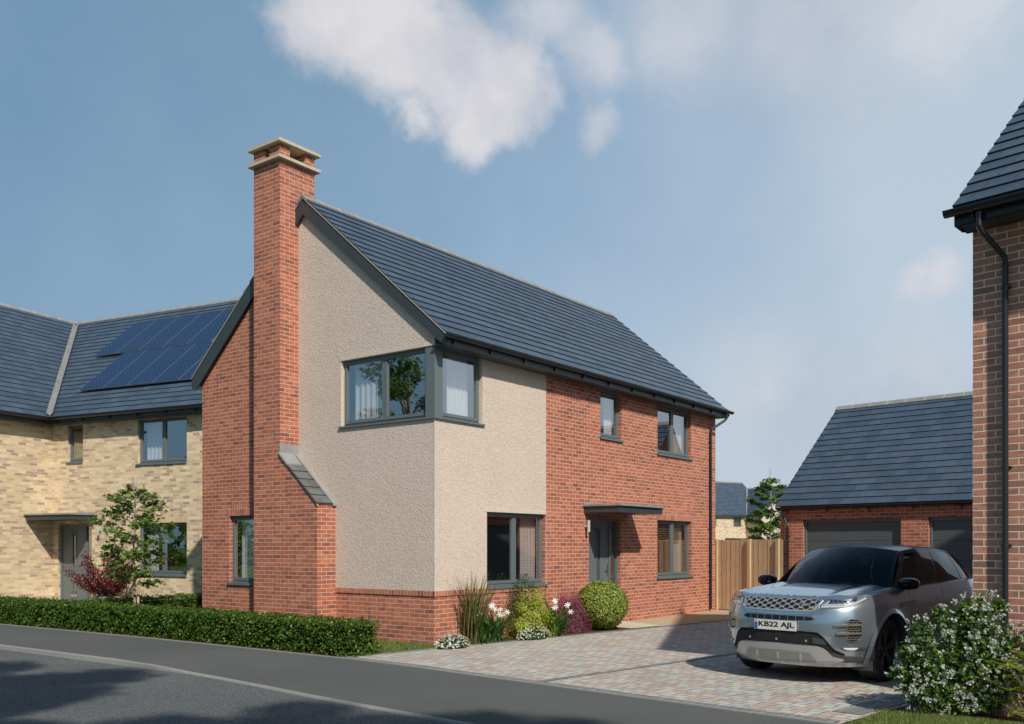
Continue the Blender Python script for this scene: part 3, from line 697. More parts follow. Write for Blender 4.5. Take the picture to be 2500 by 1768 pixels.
ug.obox((0, 0, 0), Y, X, -2.6, -.29, 0, .31, 4.95, 4.962); ug.obox((0, 0, 0), Y, X, -2.6, -.29, .29, .31, 4.952, 5.14); ug.box(0, .31, -.31, 0, 4.951, 4.963); ug.build('fascia_board', M['dark'], H2)
gutter(H2, (0, 0, 0), X, -Y, .36, L2, 5.105); gutter(H2, (0, 0, 0), Y, X, -2.7, -.36, 5.105)
window(H2, (.629, 0, 0), X, -Y, .595, 3.92, 4.94, 1, sr=0); window(H2, (3.26, 0, 0), X, -Y, 1.71, 3.77, 4.94, 2, sr=0); window(H2, (3.26, 0, 0), X, -Y, 1.71, .905, 2.256, 2, sr=0)
door(H2, (0, 0, 0), X, -Y, .249, 1.56, .17, 2.256)
canopy(H2, (0, 0, 0), X, -Y, .004, 1.79, 2.52); walllamp(H2, (0, 0, 0), X, -Y, 1.915)
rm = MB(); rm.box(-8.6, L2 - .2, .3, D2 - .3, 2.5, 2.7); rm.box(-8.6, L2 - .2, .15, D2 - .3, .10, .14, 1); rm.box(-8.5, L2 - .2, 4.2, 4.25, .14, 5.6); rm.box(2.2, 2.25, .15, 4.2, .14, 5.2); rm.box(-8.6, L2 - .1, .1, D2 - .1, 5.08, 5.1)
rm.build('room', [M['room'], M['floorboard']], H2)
def panel_mat():
    m = mat('solar_cells', (.01, .03, .12), .35, spec=.2, coat=.0); t = NT(m); uv = t.uv()
    b1 = t.brick(uv, .152, .152, .0035, 0, 0)
    c = t.mix(b1.outputs['Fac'], (.008, .030, .085), (.045, .075, .12))
    s = t.n('ShaderNodeSeparateXYZ'); t.L.new(uv, s.inputs[0])
    def fold(a):
        q = t.math('DIVIDE', a, .152); q = t.math('FRACT', t.math('ADD', q, .5)); return t.math('ABSOLUTE', t.math('SUBTRACT', q, .5))
    d = t.math('ADD', fold(s.outputs[0]), fold(s.outputs[1]))
    c = t.mix(t.math('LESS_THAN', d, .11), c, (.30, .36, .46))
    t.L.new(c, t.b.inputs['Base Color']); return m
M['solar'] = panel_mat(); M['alu'] = mat('panel_edge', (.30, .34, .38), .4, .5)
SN = Vector((0, -SP, CP)); SS = Vector((0, CP, SP)); E0 = Vector((0, -.3, ez))
def solar(x0, s0, wd, ln):
    mb = MB(); P = lambda x, s, h: E0 + X * x + SS * s + SN * h
    a, b_, c0, d0 = x0 + .006, x0 + wd - .006, s0, s0 + ln
    q = [P(a, c0, .10), P(b_, c0, .10), P(b_, d0, .10), P(a, d0, .10)]; mb.face(q, 0, [(0, 0), (.912, 0), (.912, 1.976), (0, 1.976)])
    q2 = [P(a, c0, .055), P(b_, c0, .055), P(b_, d0, .055), P(a, d0, .055)]; mb.face(q2[::-1], 1)
    for i in range(4): j = (i + 1) % 4; mb.face([q2[i], q2[j], q[j], q[i]], 1)
    f = .008
    for (u0, u1, v0, v1) in ((a, b_, c0, c0 + f), (a, b_, d0 - f, d0), (a, a + f, c0, d0), (b_ - f, b_, c0, d0)):
        mb.face([P(u0, v0, .103), P(u1, v0, .103), P(u1, v1, .103), P(u0, v1, .103)], 1)
    return mb.build('solar_panel', [M['solar'], M['alu']], H2)
for k in range(5): solar(-.86 + .925 * k, 3.27, .92, 2.03)
for k in range(5): solar(.45 + .925 * k, 1.18, .92, 2.03)
def W2(x, y, z=0):
    t = R(A1); return Vector((1.338 + x * math.cos(t) - y * math.sin(t), 15.257 + x * math.sin(t) + y * math.cos(t), z))
T2 = Vector((math.cos(R(A1)), math.sin(R(A1)), 0)); N2 = Vector((math.sin(R(A1)), -math.cos(R(A1)), 0)); G2 = 'curtains behind the windows of the buff brick house'
curtain('curtain', 'white curtain at the left of the upper two pane window in buff brick', W2(3.26, 0), T2, N2, .08, .62, 3.84, 4.88, waves=4, group=G2)
curtain('curtain', 'white curtain at the right edge of the upper two pane window in buff brick', W2(3.26, 0), T2, N2, 1.52, 1.66, 3.84, 4.88, waves=2, group=G2)
curtain('curtain', 'pale curtain behind the young tree in the ground floor buff brick window', W2(3.26, 0), T2, N2, .08, .50, .98, 2.2, waves=4, group=G2)
curtain('curtain', 'pale curtain at the right edge of the ground floor buff brick window', W2(3.26, 0), T2, N2, 1.50, 1.64, .98, 2.2, waves=2, group=G2)

# ================================================================== HOUSE ON THE RIGHT
A3 = 36.95 - 136.75
H3 = thing('brick_house', 'weathered red brick house corner with slate verge at the right edge', 'house', (-.850, -8.302, 0), R(A3))
L3 = 9.5; D3 = 8.8
b = MB()
wall(b, (0, 0, 0), X, -Y, L3, 0, 5.12); wall(b, (L3, 0, 0), Y, X, D3, 0, 5.0); wall(b, (L3, D3, 0), -X, Y, L3, 0, 5.1)
wall(b, (0, D3, 0), -Y, -X, D3, 0, 5.0, [(2.2, 3.3, 3.8, 4.95)])
for xx in (0, L3): b.face([(xx, 0, 5), (xx, D3, 5), (xx, D3, 5.3), (xx, RD, 9.05), (xx, 0, 5.3)])
b.build('brick_wall', M['brick_near'], H3)
window(H3, (0, D3 - 2.2, 0), -Y, -X, 1.1, 3.8, 4.95, 1)
rf = MB()
slates(rf, (-.07, -.34, ez - .03), X, (0, CP, SP), L3 + .15, (RD + .34) / CP); slates(rf, (-.07, D3 + .34, ez - .03), X, (0, -CP, SP), L3 + .15, (RD + .34) / CP)
roof = rf.build('roof', [M['slate'], M['edge']], H3); ridge(roof, (-.09, RD, RH + .03), (L3, RD, RH + .03))
ug = MB(); ug.obox((0, 0, 0), X, -Y, -.055, L3, 0, .33, 4.945, 4.957); ug.obox((0, 0, 0), X, -Y, -.055, L3, .31, .33, 4.945, 5.115)
ug.build('fascia_board', M['black'], H3)
mb = MB(); x0 = -.058
mb.prism([(x0, -.335, 4.945), (x0, -.335, 5.12), (x0, RD, RH - .02), (x0, RD, RH - .33), (x0, -.05, 4.945 + .04), (x0, -.12, 4.93)], (.025, 0, 0)); mb.prism([(x0, D3 + .3, 4.945), (x0, D3 + .33, 5.13), (x0, RD, RH - .02), (x0, RD, RH - .33), (x0, D3 + .05, 4.97)], (.025, 0, 0)); mb.build('barge_board', M['black'], H3)
mb = MB(); mb.prism([(-.068, -.345, ez - .065), (-.068, -.345, ez - .032), (-.068, RD, RH + .0), (-.068, RD, RH - .035)], (.02, 0, 0)); mb.obox((0, 0, 0), X, -Y, -.05, L3, .325, .34, 5.11, 5.135); mb.build('verge_strip', M['cream'], H3)
gutter(H3, (0, 0, 0), X, -Y, -.13, L3, 5.085, n0=.33, brackets=.55)
downpipe(H3, (0, 0, 0), X, -Y, (.20, .335), 5.02, n_out=.38, clip_z=(4.29, 2.46, 1.66, .82), r=.030)

# ================================================================== GARAGE
A4 = 36.95 - 136.1
H4 = thing('double_garage', 'red brick double garage with a steep slate roof and grey doors', 'garage', (10.432, -1.908, 0), R(A4))
L4 = 6.4; D4 = 6.0; gz = 2.62; gr = 3.0
b = MB()
wall(b, (0, 0, 0), X, -Y, L4, 0, 2.60, [(.60, 2.95, 0, 2.275), (3.54, 5.89, 0, 2.275)]); wall(b, (L4, 0, 0), Y, X, D4, 0, 2.5); wall(b, (L4, D4, 0), -X, Y, L4, 0, 2.55); wall(b, (0, D4, 0), -Y, -X, D4, 0, 2.5)
for xx in (0, L4): b.face([(xx, 0, 2.5), (xx, D4, 2.5), (xx, D4, 2.68), (xx, gr, 5.26), (xx, 0, 2.68)])
b.build('brick_wall', M['brick'], H4)
rf = MB()
slates(rf, (-.05, -.15, gz - .02), X, (0, CP, SP), L4 + .1, (gr + .15) / CP); slates(rf, (-.05, D4 + .15, gz - .02), X, (0, -CP, SP), L4 + .1, (gr + .15) / CP)
roof = rf.build('roof', [M['slate'], M['edge']], H4); ridge(roof, (-.06, gr, gz - .02 + 3.15 * PITCH), (L4 + .06, gr, gz - .02 + 3.15 * PITCH))
gutter(H4, (0, 0, 0), X, -Y, -.05, L4, 2.585, n0=.03, brackets=.9); downpipe(H4, (0, 0, 0), X, -Y, (.13, .22), 2.54, n_out=.10, clip_z=(1.9, 1.0))
for u0 in (.60, 3.54):
    mb = MB(); O_ = (u0, 0, 0); Bx = lambda *a: mb.obox(O_, X, -Y, *a)
    Bx(0, .06, -.14, -.07, 0, 2.275); Bx(2.29, 2.35, -.14, -.07, 0, 2.275); Bx(.06, 2.29, -.14, -.07, 2.21, 2.275)
    gd = mb.build('garage_door', M['frame'], H4)
    mb = MB(); z = 0.02
    while z < 2.2: mb.obox(O_, X, -Y, .06, 2.29, -.16, -.10, z, min(z + .434, 2.205)); z += .441
    mb.build('door_panel', M['gdoor'], gd); mb = MB(); mb.obox(O_, X, -Y, .05, 2.30, -.18, -.115, .0, 2.21); mb.build('door_backing', M['gap'], gd)

# ================================================================== DISTANT HOUSE
def dist_house(name, label, x, y, deg):
    Hh = thing(name, label, 'house', (x, y, 0), R(deg))
    b = MB(); wl = 11.0; wg = 7.0; wo = 2.4
    wall(b, (-wl, 0, 0), X, -Y, wl, 0, 5.1, [(wl - 8.2, wl - 5.6, .9, 2.25), (wl - 6.5, wl - 4.5, 3.85, 4.95), (wl - 1.95, wl - .75, 3.85, 4.95), (wl - 2.2, wl - 1.2, 0, 2.2)])
    wall(b, (0, 0, 0), -Y, -X, wo, 0, 5.1)
    wall(b, (0, -wo, 0), X, -Y, wg, 0, 2.7, [(2.2, 4.8, .9, 2.25)])
    wall(b, (wg, -wo, 0), Y, X, 8.8 + wo, 0, 5.1); wall(b, (wg, 8.8, 0), -X, Y, wg + wl, 0, 5.1); wall(b, (-wl, 8.8, 0), -Y, -X, 8.8, 0, 5.1)
    b.build('brick_wall', M['buff'], Hh)
    r_ = MB(); wall(r_, (0, -wo, 0), X, -Y, wg, 2.7, 5.0, [(2.0, 3.4, 3.85, 4.95)]); r_.face([(0, -wo, 5), (wg, -wo, 5), (wg, -wo, 5.25), (wg / 2, -wo, 8.2), (0, -wo, 5.25)]); r_.build('render_wall', M['render'], Hh)
    rf = MB(); S1 = (4.4 + .3) / CP; S2 = (wg / 2 + .3) / CP
    slates(rf, (-wl, -.3, ez), X, (0, CP, SP), wl + wg - 3.4, S1); slates(rf, (-wl, 9.1, ez), X, (0, -CP, SP), wl + wg - 3.4, S1)
    slates(rf, (-.3, -wo - .15, ez), Y, (CP, 0, SP), wo + 4, S2); slates(rf, (wg + .3, -wo - .15, ez), Y, (-CP, 0, SP), wo + 4, S2)
    rf_ = rf.build('roof', [M['slate'], M['edge']], Hh)
    ridge(rf_, (-wl, 4.4, 9.2), (wg - 3.4, 4.4, 9.2), spread=.2, lift=.12); ridge(rf_, (wg / 2, -wo - .2, 8.42), (wg / 2, 3.6, 8.42), spread=.2, lift=.12)
    mb = MB(); mb.prism([(-.3, -.3, ez + .05), (-.1, -.3, ez + .05), (wg / 2, 3.4, 8.45), (wg / 2 - .2, 3.4, 8.45)], (0, 0, .05)); mb.build('valley_lead', M['lead'], rf_)
    mb = MB(); mb.box(-wl, -.3, -.33, -.28, 4.95, 5.15); mb.box(-.35, -.28, -wo - .1, -.3, 4.95, 5.15)
    for sx_ in (-1, 1):
        c0 = wg / 2; mb.prism([(c0 + sx_ * (wg / 2 + .32), -wo - .15, 4.95), (c0 + sx_ * (wg / 2 + .32), -wo - .15, 5.2), (c0, -wo - .15, 8.4), (c0, -wo - .15, 8.1)], (0, .05, 0))
    mb.build('fascia_board', M['dark'], Hh)
    for (u, w_, z0, z1, n, yy) in ((-6.5, 2.0, 3.85, 4.95, 2, 0), (-1.95, 1.2, 3.85, 4.95, 1, 0), (-8.2, 2.6, .9, 2.25, 2, 0), (2.0, 1.4, 3.85, 4.95, 1, -wo), (2.2, 2.6, .9, 2.25, 2, -wo)):
        window(Hh, (u, yy, 0), X, -Y, w_, z0, z1, n, sill=0)
    canopy(Hh, (0, 0, 0), X, -Y, -3.2, -.4, 2.55, 1.2)
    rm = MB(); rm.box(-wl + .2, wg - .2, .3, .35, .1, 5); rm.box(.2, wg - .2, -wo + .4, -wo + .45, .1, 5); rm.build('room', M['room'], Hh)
    mb = MB(); mb.tube([(-.12, -wo + .25, 5.0), (-.12, -wo + .25, 0)], .05, 6); mb.build('downpipe', M['black'], Hh)
    return Hh
dx = 106 * (.799 + .2509 * .601) + CAMX; dy = 106 * (.601 - .2509 * .799) + CAMY
dist_house('distant_house', 'small distant buff brick house with slate roof above the timber fence', dx, dy, 36.95 - 60)

# ================================================================== GROUND, ROAD, DRIVE
def sheet(name, pts, z, m, label=None, kind='structure', uvf=None):
    mb = MB(); P = [(x, y, z) for x, y in pts]
    ar = sum(P[i][0] * P[(i + 1) % len(P)][1] - P[(i + 1) % len(P)][0] * P[i][1] for i in range(len(P)))
    if ar < 0: P = P[::-1]
    mb.face(P, 0, [uvf(p[0], p[1]) for p in P] if uvf else None)
    o = mb.build(name, M[m]); return tag(o, kind=kind)
def itab(tab, y):
    if y >= tab[0][0]: return tab[0][1]
    for (a, b), (c, d) in zip(tab, tab[1:]):
        if y >= c: return b + (d - b) * (a - y) / (a - c)
    return tab[-1][1]
EDGE = [(60, -6.0), (20, -2.75), (10.2, -2.30), (4.97, -2.10), (2.2, -2.085), (-.25, -2.09), (-1.6, -2.20), (-3.07, -2.38), (-6.5, -2.765), (-8, -2.92), (-20, -4.6), (-60, -12)]
KERB = [(60, -8.0), (20, -4.75), (5.96, -4.22), (1.7, -4.13), (.7, -4.11), (-.62, -4.24), (-2.37, -4.47), (-4.6, -4.67), (-8, -5.0), (-20, -6.7), (-60, -14)]
KZ = [(1.9, 0.0), (.7, -.05), (-60, -.05)]
RZD = -.068
sheet('ground', [(-900, -900), (900, -900), (900, 900), (-900, 900)], -.125, 'lawn')
ys = [60, 45, 30, 20, 14, 10.2, 7.5, 4.97, 3.5, 2.2, 1.9, 1.6, 1.3, 1.0, .7, .3, -.25, -.9, -1.6, -2.3, -3.07, -4, -5, -6.5, -8, -12, -20, -40, -60]
pv = MB(); kb = MB(); ed = MB(); rd = MB()
for a, b_ in zip(ys, ys[1:]):
    ea, eb, ka, kb_ = itab(EDGE, a), itab(EDGE, b_), itab(KERB, a), itab(KERB, b_); za, zb = itab(KZ, a), itab(KZ, b_)
    pv.face([(ka, a, za), (kb_, b_, zb), (eb - .05, b_, 0), (ea - .05, a, 0)])
    rd.face([(ka - .04, a, RZD), (kb_ - .04, b_, RZD), (kb_ - 9.5, b_, RZD), (ka - 9.5, a, RZD)][::-1])
    ed.face([(ea - .052, a, .0), (eb - .052, b_, .0), (eb - .052, b_, .012), (ea - .052, a, .012)][::-1]); ed.face([(ea - .052, a, .012), (eb - .052, b_, .012), (eb, b_, .012), (ea, a, .012)])
pv.build('pavement', M['pave'])['kind'] = 'structure'; rd.build('road', M['road'])['kind'] = 'structure'; ed.build('edging', M['kerb'])['kind'] = 'structure'
y = 40.0; k_ = 0
while y > -40:
    y2 = y - .914; a, b_ = y - .005, y2 + .005
    ka, kb2, za, zb = itab(KERB, a), itab(KERB, b_), itab(KZ, a) + .004, itab(KZ, b_) + .004
    q = .065; c = .010
    pa = [(ka, a, za), (ka - q + c, a, za), (ka - q, a, za - c), (ka - q - .012, a, RZD - .02), (ka, a, RZD - .02)]
    pb = [(kb2, b_, zb), (kb2 - q + c, b_, zb), (kb2 - q, b_, zb - c), (kb2 - q - .012, b_, RZD - .02), (kb2, b_, RZD - .02)]
    for i in range(4): kb.face([pa[i], pa[i + 1], pb[i + 1], pb[i]][::-1])
    kb.face(pa); kb.face(pb[::-1]); y = y2
kb.build('kerb', M['kerb'])['kind'] = 'structure'
# ground slabs of the plots
DL = lambda x: -.25 - .165 * x
DR = lambda x: -7.99 - .163 * x
sheet('garden_ground', [(itab(EDGE, y), y) for y in (60, 20, 10.2, 4.97, 2.2, -.25, -3.07, -6.5, -8, -20, -60)] + [(120, -60), (120, 60)], -.02, 'lawn')
a9 = R(-9.25); ux, uy = math.cos(a9), math.sin(a9)
duv = lambda x, y: (x * uy * -1 * -1 * 0 + (-x * uy + y * ux), x * ux + y * uy)
dp = [(itab(EDGE, .085), .085)] + [(itab(EDGE, y), y) for y in (-.25, -1.6, -3.07, -6.5)] + [(itab(EDGE, -7.53), -7.53), (9.9, DR(9.9)), (10.4, -1.85), (8.6, DL(8.6))]
sheet('driveway', dp, -.004, 'paver', uvf=duv)
def strip(name, P0, P1, w_, z, m, side=1, swap=False):
    P0 = Vector((*P0, 0)); P1 = Vector((*P1, 0)); d = (P1 - P0).normalized(); n = Vector((-d.y, d.x, 0)) * side
    mb = MB(); L = (P1 - P0).length; q = [P0, P1, P1 + n * w_, P0 + n * w_]; uv = [(0, 0), (L, 0), (L, w_), (0, w_)]
    if swap: uv = [(b, a) for a, b in uv]
    q = [p + ZU * z for p in q]
    if (q[1] - q[0]).cross(q[3] - q[0]).z < 0: q = q[::-1]; uv = uv[::-1]
    mb.face(q, 0, uv); o = mb.build(name, M[m]); return tag(o, kind='structure')
strip('driveway_border', (-2.03, .085), (8.9, DL(8.9)), .10, .002, 'paver_grey', -1)
strip('driveway_border', (-2.25, DR(-2.25) + .06), (6, DR(6)), .30, .002, 'paver_grey', 1)
strip('driveway_band', (-2.28, -3.80), (4.5, -3.80 - .162 * 6.78), .10, .002, 'paver_grey', 1)
pp = [(itab(EDGE, y) + .002, y) for y in (.02, -.9, -1.6, -2.3, -3.07, -4.2, -5.3, -6.5, -7.5)]
for p, q in zip(pp, pp[1:]): strip('driveway_border', p, q, .17, .006, 'paver_grey', 1, True)
sheet('soil_bed', [(-.02, DL(0)), (-.02, .0), (4.80, .0), (4.72, DL(4.72))], .0, 'soil')
sheet('soil_bed', [(-2.09, .12), (-2.09, 8.9), (-1.05, 8.9), (-1.15, .25)], -.006, 'soil')
sheet('lawn', [(-2.08, .09), (-1.2, .3), (-1.1, 3.0), (-.0, 3.0), (0, 0), (-.02, DL(0)), (-.6, DL(-.6))], -.002, 'lawn')
sheet('entrance_path', [(4.73, DL(4.73) + .0), (4.9, .0), (6.22, .0), (5.70, DL(5.7))], .012, 'slab')
sheet('gravel_strip', [(5.6, DL(5.6)), (6.0, .0), (11.2, .2), (11.4, -2.2), (10.2, -2.0), (9.8, DL(9.8))], .002, 'gravel')
sheet('soil_bed', [(-1.93, DR(-1.93) - .02), (-.8, DR(-.8) - .02), (-.8, -12), (-2.0, -12)], .0, 'soil')
sheet('lawn', [(itab(EDGE, -7.6), -7.62), (-1.93, DR(-1.93)), (-2.0, -12), (itab(EDGE, -12), -12)], .001, 'lawn')
sheet('entrance_path', [(-.2, 13.0), (1.2, 12.4), (1.9, 14.9), (.9, 15.3)], .05, 'slab')

def blades(name, region, n, h, wdt, m='grass_blade', z=0, seed=1):
    """grass: n thin bent blades over a polygon region"""
    r = np.random.RandomState(seed); P = np.array(region); lo, hi = P.min(0), P.max(0)
    q = r.uniform(lo, hi, (n * 4, 2)); inside = np.zeros(len(q), bool); j = len(P) - 1
    for i in range(len(P)):
        c = ((P[i, 1] > q[:, 1]) != (P[j, 1] > q[:, 1])) & (q[:, 0] < (P[j, 0] - P[i, 0]) * (q[:, 1] - P[i, 1]) / (P[j, 1] - P[i, 1] + 1e-12) + P[i, 0]); inside ^= c; j = i
    q = q[inside][:n]; n = len(q); a = r.uniform(0, 6.283, n); hh = h * r.uniform(.5, 1.25, n); ln = r.uniform(.0, .75, n) * hh; la = r.uniform(0, 6.283, n)
    d = np.stack([np.cos(a), np.sin(a)], 1) * wdt * r.uniform(.6, 1.3, (n, 1)) / 2; l = np.stack([np.cos(la), np.sin(la)], 1) * ln[:, None]
    z0 = np.full((n, 1), z - .005)
    v = np.concatenate([np.hstack([q - d, z0]), np.hstack([q + d, z0]), np.hstack([q + l * .35 + d * .7, z + hh[:, None] * .6]), np.hstack([q + l * .35 - d * .7, z + hh[:, None] * .6]), np.hstack([q + l, z + hh[:, None]])], 1).reshape(n, 5, 3)
    return raw(name, v, [(0, 1, 2, 3), (3, 2, 4)], m)
def raw(name, v, faces, m, parent=None):
    """v: (n,k,3) copies of a k-vertex element with the given faces"""
    n, k, _ = v.shape; me = bpy.data.meshes.new(name)
    me.vertices.add(n * k); me.vertices.foreach_set('co', v.reshape(-1).astype(np.float32))
    idx = np.concatenate([np.array(f) for f in faces]); lens = np.array([len(f) for f in faces])
    loops = (idx[None, :] + (np.arange(n) * k)[:, None]).reshape(-1); tot = np.tile(lens, n); start = np.concatenate([[0], np.cumsum(tot)[:-1]])
    me.loops.add(len(loops)); me.loops.foreach_set('vertex_index', loops.astype(np.int32))
    me.polygons.add(len(tot)); me.polygons.foreach_set('loop_start', start.astype(np.int32)); me.polygons.foreach_set('loop_total', tot.astype(np.int32))
    me.update(calc_edges=True); me.materials.append(M[m] if isinstance(m, str) else m)
    o = bpy.data.objects.new(name, me); COL.objects.link(o)
    if parent: o.parent = parent
    return o
def frames(nrm, r):
    nrm = nrm / np.linalg.norm(nrm, axis=1, keepdims=True); t = r.normal(size=nrm.shape); t -= nrm * (t * nrm).sum(1, keepdims=True); t /= np.linalg.norm(t, axis=1, keepdims=True)
    return nrm, t, np.cross(nrm, t)
LEAF = np.array([(0, 0, 0), (.42, .32, .10), (1, 0, -.06), (.42, -.32, .10)]); LEAF_F = [(0, 1, 2), (0, 2, 3)]
ang = [0, 28, 50, 78, 105, 140, 180, 220, 255, 282, 310, 332]; rad = [1, .52, .92, .45, .72, .35, .12, .35, .72, .45, .92, .52]
MAPLE = np.array([(r_ * math.cos(R(a)) + .25, r_ * math.sin(R(a)), -.22 * r_ * r_) for a, r_ in zip(ang, rad)]) * .62; MAPLE_F = [tuple(range(12))]
def leaves(name, pos, nrm, size, m, parent=None, r=None, shape=None, faces=None, tdir=None, jit=.35):
    r = r or nr; n = len(pos); shape = LEAF if shape is None else shape; faces = faces or LEAF_F
    N_, T_, B_ = frames(nrm + r.normal(size=nrm.shape) * jit, r)
    if tdir is not None:
        T_ = tdir + r.normal(size=tdir.shape) * .3; T_ -= N_ * (T_ * N_).sum(1, keepdims=True); T_ /= np.linalg.norm(T_, axis=1, keepdims=True); B_ = np.cross(N_, T_)
    s = (size * r.uniform(.65, 1.3, n))[:, None, None]
    v = pos[:, None, :] + s * (shape[None, :, 0:1] * T_[:, None, :] + shape[None, :, 1:2] * B_[:, None, :] + shape[None, :, 2:3] * N_[:, None, :])
    return raw(name, v, faces, m, parent)
g1 = tag(blades('grass', [(-2.04, .12), (-1.2, .3), (-1.1, 2.6), (-.02, 2.6), (-.02, .02), (-.05, DL(0) + .02), (-.6, DL(-.6) + .03)], 9000, .05, .008, seed=3), kind='stuff')
g2 = tag(blades('grass', [(itab(EDGE, -7.6) + .02, -7.66), (-1.95, DR(-1.95) - .04), (-1.95, -9.5), (itab(EDGE, -9.5), -9.5)], 26000, .048, .006, seed=4), kind='stuff')

# ------------------------------------------------------------------ fence
def fence():
    t = thing('timber_fence', 'tall close boarded timber fence between the red brick house and garage', 'fence')
    A_ = Vector((11.02, .05, 0)); B_ = Vector((10.40, -1.93, 0)); d = (B_ - A_).normalized(); n = Vector((d.y, -d.x, 0)); L = (B_ - A_).length
    if n.x > 0: n = -n
    r = random.Random(3)
    for u in (.02, L * .53, L - .10):
        mb = MB(); mb.obox(A_, d, n, u, u + .085, -.02, .075, 0, 1.835); mb.build('post', M['timber'], t)
    mb = MB(); mb.obox(A_, d, n, 0, L, -.06, -.02, .3, .38); mb.obox(A_, d, n, 0, L, -.06, -.02, 1.4, 1.48); mb.build('rail', M['timber'], t)
    u = .09; mb = MB()
    while u < L - .06:
        w_ = .145; z1 = 1.815 + r.uniform(-.006, .006); nn = .008 + r.uniform(0, .004)
        mb.prism([A_ + d * u + n * 0 + ZU * .03, A_ + d * u + n * (nn + .010) + ZU * .03, A_ + d * (u + w_) + n * (nn + .002) + ZU * .03, A_ + d * (u + w_) + ZU * .03], (0, 0, z1 - .03)); u += w_ + .002
    mb.build('boards', M['timber'], t)
fence()

# ------------------------------------------------------------------ hedges and plants
def hedge(name, label, path, wdt, h, n, seed, leaf=.030):
    """box hedge along a polyline: leaves over a bumpy rectangular section plus a solid dark core coloured as inner shade"""
    r = np.random.RandomState(seed); t = thing(name, label, 'hedge', (path[0][0], path[0][1], 0))
    P = np.array([(x - path[0][0], y - path[0][1]) for x, y in path], float); seg = np.linalg.norm(np.diff(P, axis=0), axis=1); cum = np.concatenate([[0], np.cumsum(seg)]); L = cum[-1]
    def at(s):
        i = np.clip(np.searchsorted(cum, s) - 1, 0, len(seg) - 1); f = ((s - cum[i]) / seg[i])[:, None]; d = (P[i + 1] - P[i]) / seg[i][:, None]
        return P[i] * (1 - f) + P[i + 1] * f, d
    per = 2 * h + wdt; w2 = wdt / 2
    k = r.uniform(0, per, n); s = r.uniform(0, L, n)
    off = np.where(k < h, -w2, np.where(k < h + wdt, k - h - w2, w2)); z = np.where(k < h, k, np.where(k < h + wdt, h, per - k))
    nn = np.where(k < h, -1., np.where(k < h + wdt, 0, 1.)); nz = np.where((k >= h) & (k < h + wdt), 1., 0.15)
    ne = int(n * h * wdt * 2 / (L * per)) + 40
    s2 = np.where(r.rand(ne) < .5, 0., L); off2 = r.uniform(-w2, w2, ne); z2 = r.uniform(0, h, ne); end = np.where(s2 > 0, 1., -1.)
    s = np.concatenate([s, s2]); off = np.concatenate([off, off2]); z = np.concatenate([z, z2]); nn = np.concatenate([nn, 0 * off2]); nz = np.concatenate([nz, .1 + 0 * off2]); en = np.concatenate([0 * k, end])
    c, d = at(s); pr = np.stack([-d[:, 1], d[:, 0]], 1)
    bump = .045 * np.sin(s * 9 + 2 * np.sin(z * 7)) * np.sin(z * 11 + s * 3 + 1) + .022 * np.sin(s * 23 + z * 17) + r.normal(0, .022, len(s))
    rnd_ = np.clip((z / h - .82) / .18, 0, 1) * .03
    inner = -np.abs(r.normal(0, .02, len(s))) * (r.rand(len(s)) < .4)
    pos = np.zeros((len(s), 3)); pos[:, :2] = c + pr * (off * (1 - rnd_) + nn * (bump + inner))[:, None] + d * (en * (bump + inner))[:, None]
    pos[:, 2] = np.clip(z + np.where(nz > .5, bump * .8 + inner, r.normal(0, .012, len(s))), .015, None)
    nv = np.zeros((len(s), 3)); nv[:, :2] = pr * nn[:, None] + d * en[:, None]; nv[:, 2] = nz + .35
    leaves('foliage', pos, nv, leaf, 'box_leaf', t, r, jit=1.0)
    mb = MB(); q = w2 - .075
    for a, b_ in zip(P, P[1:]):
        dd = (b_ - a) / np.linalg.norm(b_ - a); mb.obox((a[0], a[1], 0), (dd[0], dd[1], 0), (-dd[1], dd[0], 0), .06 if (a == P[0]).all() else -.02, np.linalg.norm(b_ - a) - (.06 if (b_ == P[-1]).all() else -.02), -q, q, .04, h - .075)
    mb.build('shade_core', M['core'], t); return t  # solid dark boxes, shade between the leaves is put into their colour
hedge('box_hedge', 'long low clipped green hedge running along the pavement edge', [(-1.62, -.02), (-1.62, 4.5), (-1.78, 9.5), (-2.1, 15.5)], .62, .485, 56000, 21, .040)
hedge('box_hedge', 'low green hedge behind the young tree reaching the red brick corner', [(-1.35, 8.45), (1.9, 8.75)], .55, .50, 11000, 22, .040)

